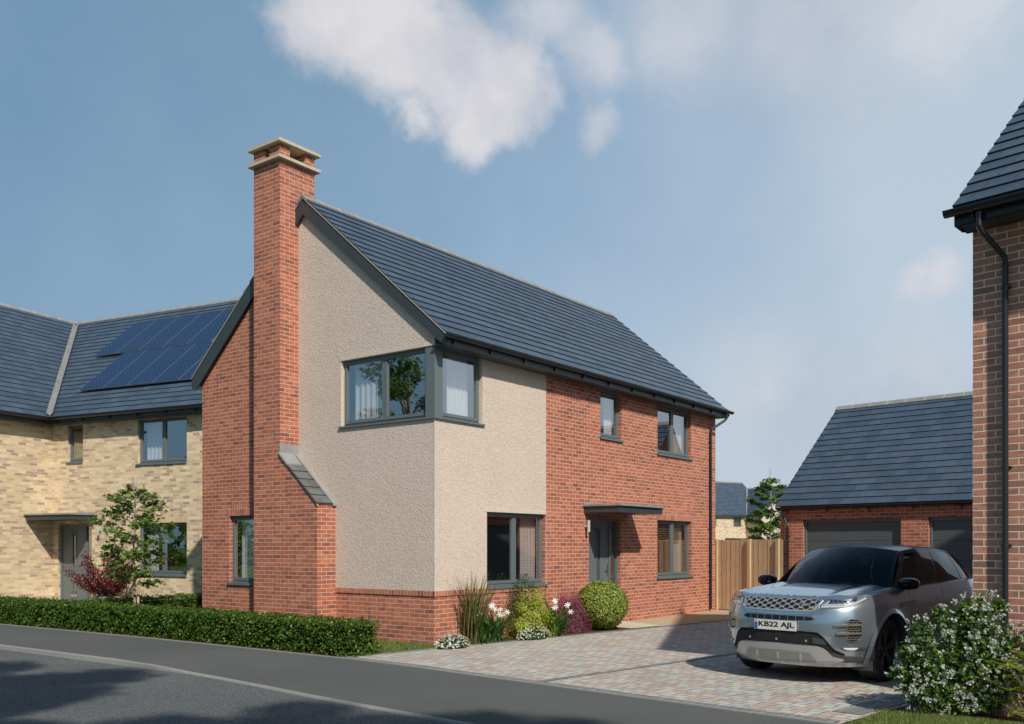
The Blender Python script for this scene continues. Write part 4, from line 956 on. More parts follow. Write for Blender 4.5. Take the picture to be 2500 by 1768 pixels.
def young_tree(name, label, x, y, h, seed, crown_r=.75, nl=2600, ls=.105, trunk_r=.022, base=.85, stake=True, shape=None):
    t = thing(name, label, 'tree', (x, y, 0)); r = np.random.RandomState(seed)
    tr = MB(); pts = [(0.03 * math.sin(k * 1.3) * k / 8, .03 * math.cos(k * 1.7) * k / 8, h * k / 8) for k in range(9)]
    tr.tube(pts, [trunk_r * (1.15 - k / 8.5) + .003 for k in range(9)], 8)
    pos = []; nv = []; td = []
    nb = 26 if shape is None else shape
    for i in range(nb):
        f = i / nb; z0 = base + (h * .93 - base) * f; a = i * 2.4 + r.uniform(-.4, .4); prof = math.sin(math.pi * min(1, (f * .86 + .16))) ** .75
        ln = crown_r * prof * r.uniform(.7, 1.15) + .08; up = .35 + .5 * f + r.uniform(-.15, .2); bp = []
        for k in range(6):
            q = k / 5; bp.append(Vector((math.cos(a) * ln * q, math.sin(a) * ln * q, z0 + ln * up * q * (1 - .35 * q))))
        tr.tube(bp, [.011 * (1 - k / 6.5) for k in range(6)], 5)
        cnt = int(nl / nb * (.45 + .9 * prof))
        q = r.uniform(.18, 1.05, cnt) ** .8; side_ = r.normal(0, .095 + .05 * prof, cnt); zz = r.normal(0, .035, cnt)
        p = np.stack([math.cos(a) * ln * q - math.sin(a) * side_, math.sin(a) * ln * q + math.cos(a) * side_, z0 + ln * up * q * (1 - .35 * q) + zz - .25 * np.abs(side_)], 1)
        pos.append(p); n_ = np.zeros_like(p); n_[:, 0] = math.cos(a) * .25; n_[:, 1] = math.sin(a) * .25; n_[:, 2] = 1; nv.append(n_)
        d_ = np.zeros_like(p); d_[:, 0] = math.cos(a); d_[:, 1] = math.sin(a); d_[:, 2] = -.4; td.append(d_)
    tr.build('trunk', M['bark_pale'], t, smooth=True)
    leaves('crown', np.concatenate(pos), np.concatenate(nv), ls, 'maple_leaf', t, r, MAPLE, MAPLE_F, np.concatenate(td), jit=.38)
    if stake:
        s_ = thing('tree_stake', 'round timber stake tied to the young tree behind the hedge', 'stake', (x + .055, y - .05, 0))
        mb = MB(); mb.tube([(0, 0, 0), (0, 0, .72)], .024, 10); mb.build('post', M['timber'], s_)
        mb = MB(); mb.tube([(0, 0, .63), (0, 0, .655)], .030, 10); mb.tube([(-.055, .05, .63), (-.055, .05, .655)], .032, 10); mb.obox((0, 0, 0), (-.74, .67, 0), (.67, .74, 0), 0, .07, -.004, .004, .632, .653); mb.build('tie', M['black'], s_)
    return t
young_tree('maple_tree', 'slim young green maple staked behind the long clipped hedge', -.995, 7.296, 3.10, 5, .66, 2200, .105, shape=28)
young_tree('maple_tree', 'young maple beyond the timber fence beside the garage gable', 19.25, 1.80, 4.3, 9, .85, 3200, .14, .03, .9, stake=False, shape=30)

# big trees across the road: they stand outside the frame, shade the road and reflect in the windows
def big_tree(label, x, y, h, cr, cz, seed, n=5200, clumps=26):
    t = thing('broadleaf_tree', label, 'tree', (x, y, -.12), group=None); r = np.random.RandomState(seed)
    mb = MB(); mb.tube([(0, 0, 0), (.05, 0, cz * .3), (-.05, .08, cz * .7), (0, 0, h * .86)], [.17, .13, .10, .02], 10)
    cs = []
    for i in range(clumps):
        v = r.normal(size=3); v /= np.linalg.norm(v); v *= r.uniform(.45, 1) ; c = np.array([v[0] * cr, v[1] * cr, cz + v[2] * (h - cz)]); cs.append(c)
        mb.tube([(0, 0, max(cz * .55, c[2] - 1.6)), tuple(c * np.array([.5, .5, 1]) - np.array([0, 0, .35])), tuple(c)], [.05, .03, .01], 5)
    mb.build('trunk', M['bark'], t, smooth=True)
    cs = np.array(cs); k = r.randint(0, clumps, n); sp = r.normal(size=(n, 3)); sp /= np.linalg.norm(sp, axis=1, keepdims=True)
    pos = cs[k] + sp * (r.uniform(.25, 1, (n, 1)) ** .6) * np.array([.62, .62, .34]) * cr / 2.2
    leaves('crown', pos, sp * .4 + np.array([0, 0, 1.]), .20, 'tree_leaf', t, r, MAPLE, MAPLE_F, jit=.5)
    return t
big_tree('tall broadleaf tree across the road opposite the long hedge', -11.6, -6.3, 10.5, 2.5, 8.2, 31, 7500, 18)
big_tree('open crowned broadleaf tree across the road opposite the driveway', -11.7, -13.4, 11.0, 2.4, 8.6, 32, 7000, 18)
big_tree('leaning broadleaf tree across the road just behind the kerb line', -13.5, -9.4, 10.6, 2.5, 8.8, 36, 7500, 18)
big_tree('broad tree across the road reflected in the corner window', -12.6, 12.6, 9.0, 2.6, 6.2, 33)
big_tree('small spreading tree across the road reflected low in the corner window', -10.8, 17.0, 6.4, 1.9, 4.2, 34, 4200)
big_tree('tall tree across the road furthest along behind the lamp side', -17.5, -2.2, 11.5, 2.6, 9.0, 35, 2400, 18)

def far_belt():
    r = np.random.RandomState(90); rows = []; nv = []
    for i in range(46):
        y = -70 + i * 4.2 + r.uniform(-1, 1); x = -52 + r.uniform(-4, 4); h = r.uniform(3.5, 7.5); k = 330
        v = r.normal(size=(k, 3)); v /= np.linalg.norm(v, axis=1, keepdims=True); v[:, 2] = np.abs(v[:, 2]); rows.append(np.array([x, y, 0]) + v * np.array([2.6, 3.0, h]) * r.uniform(.8, 1.05, (k, 1))); nv.append(v)
    tag(leaves('far_trees', np.concatenate(rows), np.concatenate(nv), 1.0, 'tree_leaf', None, r, MAPLE, MAPLE_F, jit=.6), kind='stuff')
far_belt()

# red shrub in a bowl by the buff house door
def red_shrub():
    x, y = 1.22, 12.28
    p = thing('planter', 'wide polished steel bowl planter beside the buff house door', 'planter', (x, y, 0))
    mb = MB(); prof = [(.20, .0), (.32, .06), (.40, .16), (.42, .25), (.38, .33), (.33, .37), (.345, .385), (.315, .385), (.30, .33)]; K = 28
    for (r0, z0), (r1, z1) in zip(prof, prof[1:]):
        for k in range(K):
            a, b_ = 2 * math.pi * k / K, 2 * math.pi * (k + 1) / K
            mb.face([(r0 * math.cos(a), r0 * math.sin(a), z0), (r0 * math.cos(b_), r0 * math.sin(b_), z0), (r1 * math.cos(b_), r1 * math.sin(b_), z1), (r1 * math.cos(a), r1 * math.sin(a), z1)])
    mb.build('bowl', M['steel'], p, smooth=True, weld=True)
    mb = MB(); mb.face([(.31 * math.cos(2 * math.pi * k / K), .31 * math.sin(2 * math.pi * k / K), .34) for k in range(K)]); mb.build('compost', M['soil'], p)
    t = thing('red_shrub', 'dark red leaved shrub growing in the steel bowl by the door', 'shrub', (x, y, .34)); r = np.random.RandomState(8)
    mb = MB(); pos = []
    for i in range(22):
        a = i * 2.4; el = r.uniform(.35, 1.45); ln = r.uniform(.55, .95) if el < 1 else r.uniform(.75, 1.02)
        ln *= 1.12; d = np.array([math.cos(a) * math.cos(el) * 1.15, math.sin(a) * math.cos(el) * 1.15, math.sin(el)]); pts = [d * ln * q + np.array([0, 0, .12 * q * q]) for q in (0, .3, .6, 1)]
        mb.tube([tuple(p_) for p_ in pts], [.011, .008, .005, .002], 5)
        n = 250; q = r.uniform(.30, 1.05, n)[:, None]; pos.append(d * ln * q + np.array([0, 0, .12]) * q * q + r.normal(0, .062, (n, 3)))
    mb.build('stems', M['bark_pale'], t); pos = np.concatenate(pos); leaves('foliage', pos, pos * .5 + np.array([0, 0, .6]), .062, 'red_leaf', t, r, jit=.8)
red_shrub()

def mound(name, label, x, y, rx, ry, h, n, leaf, m, seed, cat='shrub', core=.8, z0=0, bumps=.08, jit=.6, shell=.16, ball=False, shape=None, faces=None):
    t = thing(name, label, cat, (x, y, z0)); r = np.random.RandomState(seed)
    v = r.normal(size=(n, 3)); v /= np.linalg.norm(v, axis=1, keepdims=True)
    if not ball: v[:, 2] = np.abs(v[:, 2])
    lump = 1 + bumps * (np.sin(v[:, 0] * 7 + seed) * np.sin(v[:, 1] * 6 + 1) + .6 * np.sin(v[:, 2] * 11 + v[:, 0] * 9))
    rad_ = (1 - np.abs(r.normal(0, shell, n)))[:, None] * lump[:, None]
    sc = np.array([rx, ry, h / 2 if ball else h]); pos = v * sc * rad_
    if ball: pos[:, 2] += h / 2
    pos[:, 2] = np.clip(pos[:, 2], .01, None)
    leaves('foliage', pos, v / sc, leaf, m, t, r, shape, faces, jit=jit)
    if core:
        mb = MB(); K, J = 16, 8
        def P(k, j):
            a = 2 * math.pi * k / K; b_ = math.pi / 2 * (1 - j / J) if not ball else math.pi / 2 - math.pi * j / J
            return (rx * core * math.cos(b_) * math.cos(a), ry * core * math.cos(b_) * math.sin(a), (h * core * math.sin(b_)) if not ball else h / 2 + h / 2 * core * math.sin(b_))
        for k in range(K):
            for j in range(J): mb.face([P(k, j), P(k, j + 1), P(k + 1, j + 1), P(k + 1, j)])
        mb.build('shade_core', M['core'], t, smooth=True)  # closed dark shell that blocks the view through, coloured as inner shade
    return t
mound('box_ball', 'round clipped yellow green box ball beside the front door', 4.27, -.62, .53, .52, .97, 13000, .040, 'ball_leaf', 41, 'topiary', .86, ball=True, bumps=.028, shell=.05, jit=.8)
def flowers_on(t, rx, ry, h, n, size, m, seed, up=1.0, zmin=.4, shape=None, faces=None, name='flowers'):
    r = np.random.RandomState(seed); v = r.normal(size=(n, 3)); v /= np.linalg.norm(v, axis=1, keepdims=True); v[:, 2] = np.abs(v[:, 2]); k = v[:, 2] > zmin * r.rand(n); v = v[k]
    pos = v * np.array([rx, ry, h]) * r.uniform(.98, 1.16, (len(v), 1))
    return leaves(name, pos, v + np.array([0, 0, up]), size, m, t, r, shape, faces, jit=.5)
STAR4 = np.array([(0, 0, 0)] + [(math.cos(R(a)) * q, math.sin(R(a)) * q, .1) for a, q in zip(range(0, 360, 45), [1, .45] * 4)]); STAR4_F = [(0, k, k % 8 + 1) for k in range(1, 9)]
for i, (x, y, rx, lb, sd) in enumerate(((-.02, -.40, .34, 'low mound of tiny white flowers at the corner of the rendered wall', 51), (1.98, -.60, .40, 'low mound of tiny white flowers in front of the lime green shrub', 52))):
    t = mound('alyssum', lb, x, y, rx, .22, .20, 3800, .020, 'dark_leaf', sd, 'flowers', .8, jit=.8)
    flowers_on(t, rx, .22, .21, 420, .017, 'white_petal', sd + 7, shape=STAR4, faces=STAR4_F, zmin=.2)
    flowers_on(t, rx * .8, .18, .29, 70, .015, 'white_petal', sd + 9, shape=STAR4, faces=STAR4_F, zmin=.2)
t = mound('heather', 'magenta flowering heather between the white lilies and the box ball', 3.38, -.46, .48, .34, .74, 11000, .020, 'pink_petal', 55, 'shrub', .72, bumps=.16, jit=.9, shell=.22)
r = np.random.RandomState(56); pos = r.normal(size=(2600, 3)); pos /= np.linalg.norm(pos, axis=1, keepdims=True); pos[:, 2] = abs(pos[:, 2]); leaves('leaves', pos * np.array([.37, .30, .62]) * r.uniform(.75, 1.05, (2600, 1)), pos, .02, 'dark_leaf', t, r, jit=.9)
r = np.random.RandomState(57); pos = np.concatenate([np.stack([r.normal(cx_, .035, 90), r.normal(cy_, .03, 90), r.uniform(.45, hh, 90)], 1) for cx_, cy_, hh in ((-.12, .05, .92), (-.2, 0, .86), (.02, .05, .8), (.12, -.02, .74), (-.3, .02, .74), (.22, .0, .62))]); leaves('flower_sprays', pos, pos * 0 + np.array([0, 0, 1.]), .022, 'pink_petal', t, r, jit=1)
t = mound('golden_shrub', 'lime yellow feathery shrub below the ground floor window', 2.20, -.40, .55, .32, .80, 8000, .034, 'lime_leaf', 61, 'shrub', .6, bumps=.25, jit=.9, shell=.25)
r = np.random.RandomState(62); pos = np.concatenate([np.stack([r.normal(cx_, .045, 420), r.normal(cy_, .04, 420), r.uniform(.25, hh, 420)], 1) for cx_, cy_, hh in ((-.20, .22, .98), (-.02, .25, 1.12), (.12, .22, 1.16), (.26, .2, .98), (.36, .18, .84), (-.3, .2, .8))]); leaves('upright_shoots', pos, r.normal(size=pos.shape) * .5 + np.array([0, 0, .6]), .030, 'dark_leaf', t, r, jit=.9)

def ribbon(r, base, a, ln, bend, wdt, seg=7, twist=0, el0=1.45):
    """curved strap leaf as list of quads"""
    p = np.array(base, float); el = el0; out = []; d0 = np.array([-math.sin(a), math.cos(a), 0])
    for k in range(seg + 1):
        f = k / seg; w_ = wdt * (math.sin(math.pi * min(1, .25 + f * .75)) ** .7) if k < seg else .0004
        out.append((p - d0 * w_ / 2, p + d0 * w_ / 2)); p = p + np.array([math.cos(a) * math.cos(el), math.sin(a) * math.cos(el), math.sin(el)]) * ln / seg; el -= bend / seg * (.5 + f)
    return out, p
def strap_plant(name, label, cat, x, y, specs, m, extra=None, part='leaves'):
    t = thing(name, label, cat, (x, y, 0)); mb = MB()
    for (bx, by, a, ln, bend, wd, el) in specs:
        q, _ = ribbon(None, (bx, by, 0), a, ln, bend, wd, el0=el)
        i0 = len(mb.v)
        for a_, b_ in q: mb.v += [tuple(a_), tuple(b_)]
        for k in range(len(q) - 1): mb.f.append((i0 + 2 * k, i0 + 2 * k + 1, i0 + 2 * k + 3, i0 + 2 * k + 2)); mb.m.append(0); mb.uv.append([(0, 0)] * 4)
    mb.build(part, M[m], t); return t
r = random.Random(5)
sp = [(r.gauss(0, .10), r.gauss(0, .06), r.uniform(0, 6.28), r.uniform(.7, 1.35), r.uniform(.1, .9), r.uniform(.010, .018), r.uniform(1.25, 1.52)) for _ in range(190)]
sp += [(r.gauss(0, .08), r.gauss(0, .05), r.uniform(-.6, .4), r.uniform(1.3, 1.75), r.uniform(1.2, 1.9), .006, 1.35) for _ in range(9)]
strap_plant('ornamental_grass', 'tall clump of upright ornamental grass against the low brick plinth', 'ornamental grass', .72, -.24, sp, 'reed', part='blades')
PET = np.array([(0, 0, 0), (.35, .16, .10), (.75, .15, .16), (1, 0, .10), (.75, -.15, .16), (.35, -.16, .10)])
def lily(label, x, y, seed, nf, hgt):
    r = random.Random(seed)
    sp = [(r.gauss(0, .15), r.gauss(0, .06), r.uniform(0, 6.28), r.uniform(.42, .85), r.uniform(.8, 2.6), r.uniform(.030, .046), r.uniform(1.0, 1.5)) for _ in range(80)]
    t = strap_plant('white_lily', label, 'lily', x, y, sp, 'lily_leaf')
    st = MB(); vs = []
    for i in range(nf):
        a = i * 2.4 + seed; d = .10 + .34 * ((i * .618) % 1); p = Vector((math.cos(a) * d, math.sin(a) * d * .6 - .08, hgt * r.uniform(.62, 1)))
        st.tube([(0, 0, 0), (p.x * .4, p.y * .4, p.z * .6), tuple(p)], [.007, .006, .004], 5)
        n = Vector((-.62, -.62, .45 + r.uniform(-.3, .3))).normalized(); n = (n + Vector((r.uniform(-.4, .4), r.uniform(-.4, .4), 0))).normalized(); T_ = n.orthogonal().normalized(); B_ = n.cross(T_)
        for k in range(6):
            aa = k * math.pi / 3 + i; u = T_ * math.cos(aa) + B_ * math.sin(aa); vv = n.cross(u)
            vs.append([tuple(p + (u * q[0] + vv * q[1] + n * q[2]) * .060) for q in PET])
    st.build('stems', M['lily_leaf'], t); raw('flowers', np.array(vs), [tuple(range(6))], 'white_petal', t)
lily('clump of white star lilies next to the tall ornamental grass', 1.08, -.38, 71, 9, .66)
lily('clump of white star lilies between the lime shrub and magenta heather', 2.78, -.52, 72, 7, .66)

# white flowering bush in the foreground
def trumpet_bush():
    x, y = -1.62, -8.36
    t = thing('flowering_bush', 'large bush covered in small white trumpet flowers beside the car wheel', 'bush', (x, y, 0)); r = np.random.RandomState(77)
    S = np.array([.601, -.799, 0]); D = np.array([.799, .601, 0])    # across and along the bed
    blobs = [(0, 0, .50, .36, .30, .36), (-.36, .02, .52, .24, .24, .30), (-.30, 0, .22, .30, .26, .22), (.30, .02, .62, .30, .26, .34), (.08, .04, .86, .26, .24, .28), (.22, .06, 1.02, .13, .12, .20), (-.22, .02, .92, .12, .12, .17), (-.42, .0, .80, .12, .12, .14), (.58, .05, .62, .18, .2, .26), (.75, .1, .72, .12, .12, .16), (.22, -.06, .18, .22, .18, .18), (-.52, -.02, .28, .12, .14, .14), (.45, .0, .35, .25, .2, .25), (-.55, 0, .62, .10, .1, .11), (-.62, .02, .40, .08, .1, .08), (.02, 0, 1.02, .10, .1, .12), (.36, .03, 1.06, .09, .1, .10), (.12, -.05, .06, .2, .16, .10), (-.10, -.06, .10, .16, .16, .12)]
    def shellp(n, lo, hi, zlo=-1):
        wts = np.array([b[3] * b[4] for b in blobs]); k = r.choice(len(blobs), n, p=wts / wts.sum()); v = r.normal(size=(n, 3)); v /= np.linalg.norm(v, axis=1, keepdims=True)
        v[:, 2] = np.where(v[:, 2] < zlo, -v[:, 2], v[:, 2]); b = np.array(blobs)[k]; q = r.uniform(lo, hi, (n, 1))
        p = S * (b[:, 0:1] + v[:, 0:1] * b[:, 3:4] * q) + D * (b[:, 1:2] + v[:, 1:2] * b[:, 4:5] * q); p[:, 2] = b[:, 2] + v[:, 2] * b[:, 5] * q[:, 0]
        nv = S * v[:, 0:1] + D * v[:, 1:2]; nv[:, 2] = v[:, 2]; k = p[:, 2] > .05; return p[k], nv[k]
    p, nv = shellp(5200, .45, .98); leaves('foliage', p, nv + np.array([0, 0, .8]), .050, 'bush_leaf', t, r, jit=.6)
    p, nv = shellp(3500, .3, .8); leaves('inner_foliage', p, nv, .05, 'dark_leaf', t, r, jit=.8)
    # trumpet: tube opening into a five sided bell with a dark throat
    K = 7; prof = [(0, .06), (.55, .10), (.85, .20), (1.0, .33)]; sh_ = []
    for u, q in prof:
        for k in range(K): sh_.append((q * math.cos(2 * math.pi * k / K), q * math.sin(2 * math.pi * k / K), u))
    fc = [(i * K + k, i * K + (k + 1) % K, (i + 1) * K + (k + 1) % K, (i + 1) * K + k) for i in range(3) for k in range(K)]
    nc = 560; p, nv = shellp(nc, .86, 1.08); pos = []; nn = []
    for a, b_ in zip(p, nv):
        m_ = r.randint(3, 7); base = a; ax = b_ + np.array([0, 0, .35]); ax /= np.linalg.norm(ax)
        for _ in range(m_): pos.append(base + r.normal(0, .010, 3)); nn.append(ax + r.normal(0, .42, 3))
    leaves('flowers', np.array(pos), np.array(nn), .038, 'trumpet_petal', t, r, np.array(sh_), fc, jit=.05)
    mb = MB()
    for b in blobs:
        c = S * b[0] + D * b[1]; mb.tube([(0.02, 0, 0), tuple(c * .5 + np.array([0, 0, b[2] * .5])), tuple(c + np.array([0, 0, b[2]]))], [.018, .012, .006], 6)
    mb.build('stems', M['bark'], t)
trumpet_bush()
def fern_shrub():
    t = thing('feathery_shrub', 'lime green feathery shrub with red flower tips at the lower right', 'shrub', (-1.72, -8.98, 0)); r = np.random.RandomState(88)
    mb = MB(); V = []; rows = []
    for i in range(30):
        a = r.uniform(0, 6.28); rr = r.uniform(.05, .32); z = r.uniform(.15, .82) * (1 - rr * .8); top = np.array([math.cos(a) * rr, math.sin(a) * rr, z]); mb.tube([(0, 0, 0), tuple(top * np.array([.4, .4, .6])), tuple(top)], [.008, .006, .003], 5)
        for j in range(9):
            aa = r.uniform(0, 6.28); d = np.array([math.cos(aa), math.sin(aa), r.uniform(-.25, .35)]); d /= np.linalg.norm(d); sd = np.cross(d, [0, 0, 1]); sd /= np.linalg.norm(sd); L = r.uniform(.09, .16)
            for q in np.linspace(.1, 1, 9):
                for s_ in (-1, 1):
                    p0 = top + d * L * q; e = d * .012 + sd * s_ * .030 * (1.15 - q) + np.array([0, 0, .004]); rows.append([p0, p0 + e * .5 + d * .006, p0 + e * 1.4, p0 + e * .6 - d * .004])
    raw('foliage', np.array(rows), [(0, 1, 2, 3)], 'lime_leaf', t); mb.build('stems', M['bark'], t)
    for i in range(9):
        mb = MB(); a = r.uniform(0, 6.28); rr = r.uniform(.15, .36); z = r.uniform(.3, .9); mb.tube([(math.cos(a) * rr, math.sin(a) * rr, z), (math.cos(a) * rr, math.sin(a) * rr, z + .03), (math.cos(a) * rr, math.sin(a) * rr, z + .055)], [.004, .008, .002], 6)
        mb.build('flower_spike', M['red_leaf'], t)
fern_shrub()

# ================================================================== CAR
def car_paint():
    m = mat('silver_blue_paint', (.42, .51, .58), .25, .82, .5, 1.0); t = NT(m); t.b.inputs['Coat Roughness'].default_value = .06
    t.L.new(t.bump(t.noise(900, 1, t.obj()), .04, .001), t.b.inputs['Normal']); return m
M['paint'] = car_paint()
M['car_black'] = mat('gloss_black', (.008, .010, .016), .16, 0, .35, 0)
M['lamp_inner'] = mat('lamp_inner', (.34, .35, .36), .3, .6)
M['skid_insert'] = mat('skid_insert_grey', (.33, .33, .33), .35, .5)
M['car_trim'] = mat('dark_grey_trim', (.055, .057, .058), .55)
M['silver'] = mat('satin_silver', (.50, .51, .52), .32, .6)
M['chrome'] = mat('bright_trim', (.62, .64, .66), .18, .9)
M['bronze'] = mat('bronze_blade', (.42, .33, .25), .3, .7)
M['car_glass'] = glass_mat('tinted_car_glass', (.20, .23, .28), .03)
M['lamp_glass'] = glass_mat('headlight_lens', (.80, .82, .84), .10)
M['tyre'] = simple_noise_mat('tyre_rubber', (.030, .030, .030), .75, .3, 20, .3, .002)
M['rim'] = mat('dark_alloy', (.13, .135, .14), .3, .8)
M['plate'] = mat('plate_white', (.72, .72, .66), .5)
M['ink'] = mat('plate_black', (.008, .008, .008), .5)
M['plate_blue'] = mat('plate_blue', (.02, .12, .42), .5)
M['plate_red'] = mat('plate_red', (.62, .04, .05), .5)
M['lens_white'] = mat('lamp_white', (.75, .77, .78), .25)
M['badge'] = mat('badge_green', (.16, .27, .16), .35, .3)
def lerp(tab, t):
    if t <= tab[0][0]: return tab[0][1]
    for (a, b), (c, d) in zip(tab, tab[1:]):
        if t <= c: return b + (d - b) * (t - a) / (c - a)
    return tab[-1][1]
NX = 2.7
XF = [(.18, .74), (.28, .82), (.42, .86), (.55, .885), (.70, .885), (.80, .87), (.88, .845), (.94, .80), (.985, .74)]
WF = [(.18, .80), (.28, .87), (.42, .925), (.6, .95), (.75, .955), (.88, .94), (.985, .90)]
XR = [(.18, -3.15), (.3, -3.30), (.45, -3.36), (.7, -3.36), (.85, -3.33), (.985, -3.26)]
ZT = [(-3.6, 1.15), (-3.0, 1.15), (-1.8, 1.115), (-.8, 1.085), (-.2, 1.06), (.3, 1.02), (.7, .985), (1, .975)]
CZ0 = .2
ctop = lambda x: lerp(ZT, x)
czn = lambda v: CZ0 + v * (.985 - CZ0)
def cfront(y, z):
    x = .8
    for _ in range(14):
        q = czn((z - CZ0) / (ctop(x) - CZ0)); w_ = lerp(WF, q); r_ = min(abs(y) / w_, .99995); x = .5 * x + .5 * lerp(XF, q) * (1 - r_ ** NX) ** (1 / NX)
    return x
def cside(x, z):
    q = czn((z - CZ0) / (ctop(x) - CZ0)); w_ = lerp(WF, q)
    if x > 0: return w_ * (1 - min(.9999, x / lerp(XF, q)) ** NX) ** (1 / NX)
    if x < -2.5: return w_ * (1 - min(.9999, (x + 2.5) / (lerp(XR, q) + 2.5)) ** NX) ** (1 / NX)
    return w_
def fpt(y, z, d=0):
    x = cfront(y, z); e = .004; n = Vector((1, -(cfront(y + e, z) - cfront(y - e, z)) / (2 * e), -(cfront(y, z + e) - cfront(y, z - e)) / (2 * e))).normalized()
    return Vector((x, y, z)) + n * d
def patch(mb, ys, top, bot, d, nz=6, m=0, skirt=True, dy=.03):
    """conform a front view shape (y samples, upper and lower outline) to the nose, d outside it"""
    Y_ = []
    for a, b_ in zip(ys, ys[1:]):
        n = max(1, int(abs(b_ - a) / dy)); Y_ += [a + (b_ - a) * k / n for k in range(n)]
    Y_.append(ys[-1]); T_ = lambda y: lerp(top, y); B_ = lambda y: lerp(bot, y)
    G = [[fpt(y, B_(y) + (T_(y) - B_(y)) * k / nz, d) for k in range(nz + 1)] for y in Y_]
    for i in range(len(Y_) - 1):
        for k in range(nz):
            if T_(Y_[i]) - B_(Y_[i]) < 1e-5 and T_(Y_[i + 1]) - B_(Y_[i + 1]) < 1e-5: continue
            mb.face([G[i][k], G[i + 1][k], G[i + 1][k + 1], G[i][k + 1]], m)
    if skirt:
        g2 = lambda y, z: fpt(y, z, -.01)
        for i in range(len(Y_) - 1):
            y0, y1 = Y_[i], Y_[i + 1]
            mb.face([G[i][-1], G[i + 1][-1], g2(y1, T_(y1)), g2(y0, T_(y0))], m); mb.face([g2(y0, B_(y0)), g2(y1, B_(y1)), G[i + 1][0], G[i][0]], m)
        for i in (0, -1):
            y0 = Y_[i]
            for k in range(nz):
                za, zb = B_(y0) + (T_(y0) - B_(y0)) * k / nz, B_(y0) + (T_(y0) - B_(y0)) * (k + 1) / nz
                mb.face([G[i][k], G[i][k + 1], g2(y0, zb), g2(y0, za)], m)
def rib(mb, pts, w_, d0, d1, m=0):
    """raised bar along a front view polyline"""
    for (y0, z0), (y1, z1) in zip(pts, pts[1:]):
        L = math.hypot(y1 - y0, z1 - z0); n = max(1, int(L / .06)); px_, pz_ = -(z1 - z0) / L * w_ / 2, (y1 - y0) / L * w_ / 2
        for k in range(n):
            a, b_ = k / n, (k + 1) / n; ya, za, yb_, zb_ = y0 + (y1 - y0) * a, z0 + (z1 - z0) * a, y0 + (y1 - y0) * b_, z0 + (z1 - z0) * b_
            A_, B_, C_, D_ = fpt(ya + px_, za + pz_, d1), fpt(yb_ + px_, zb_ + pz_, d1), fpt(yb_ - px_, zb_ - pz_, d1), fpt(ya - px_, za - pz_, d1)
            mb.face([A_, B_, C_, D_], m)
            for p, q, s_ in ((A_, B_, 1), (D_, C_, -1)):
                i0 = fpt(ya + s_ * px_, za + s_ * pz_, d0); i1 = fpt(yb_ + s_ * px_, zb_ + s_ * pz_, d0); mb.face([p, q, i1, i0], m)
def spt(x, z, s, d=0): return Vector((x, s * (cside(x, z) + d), z))
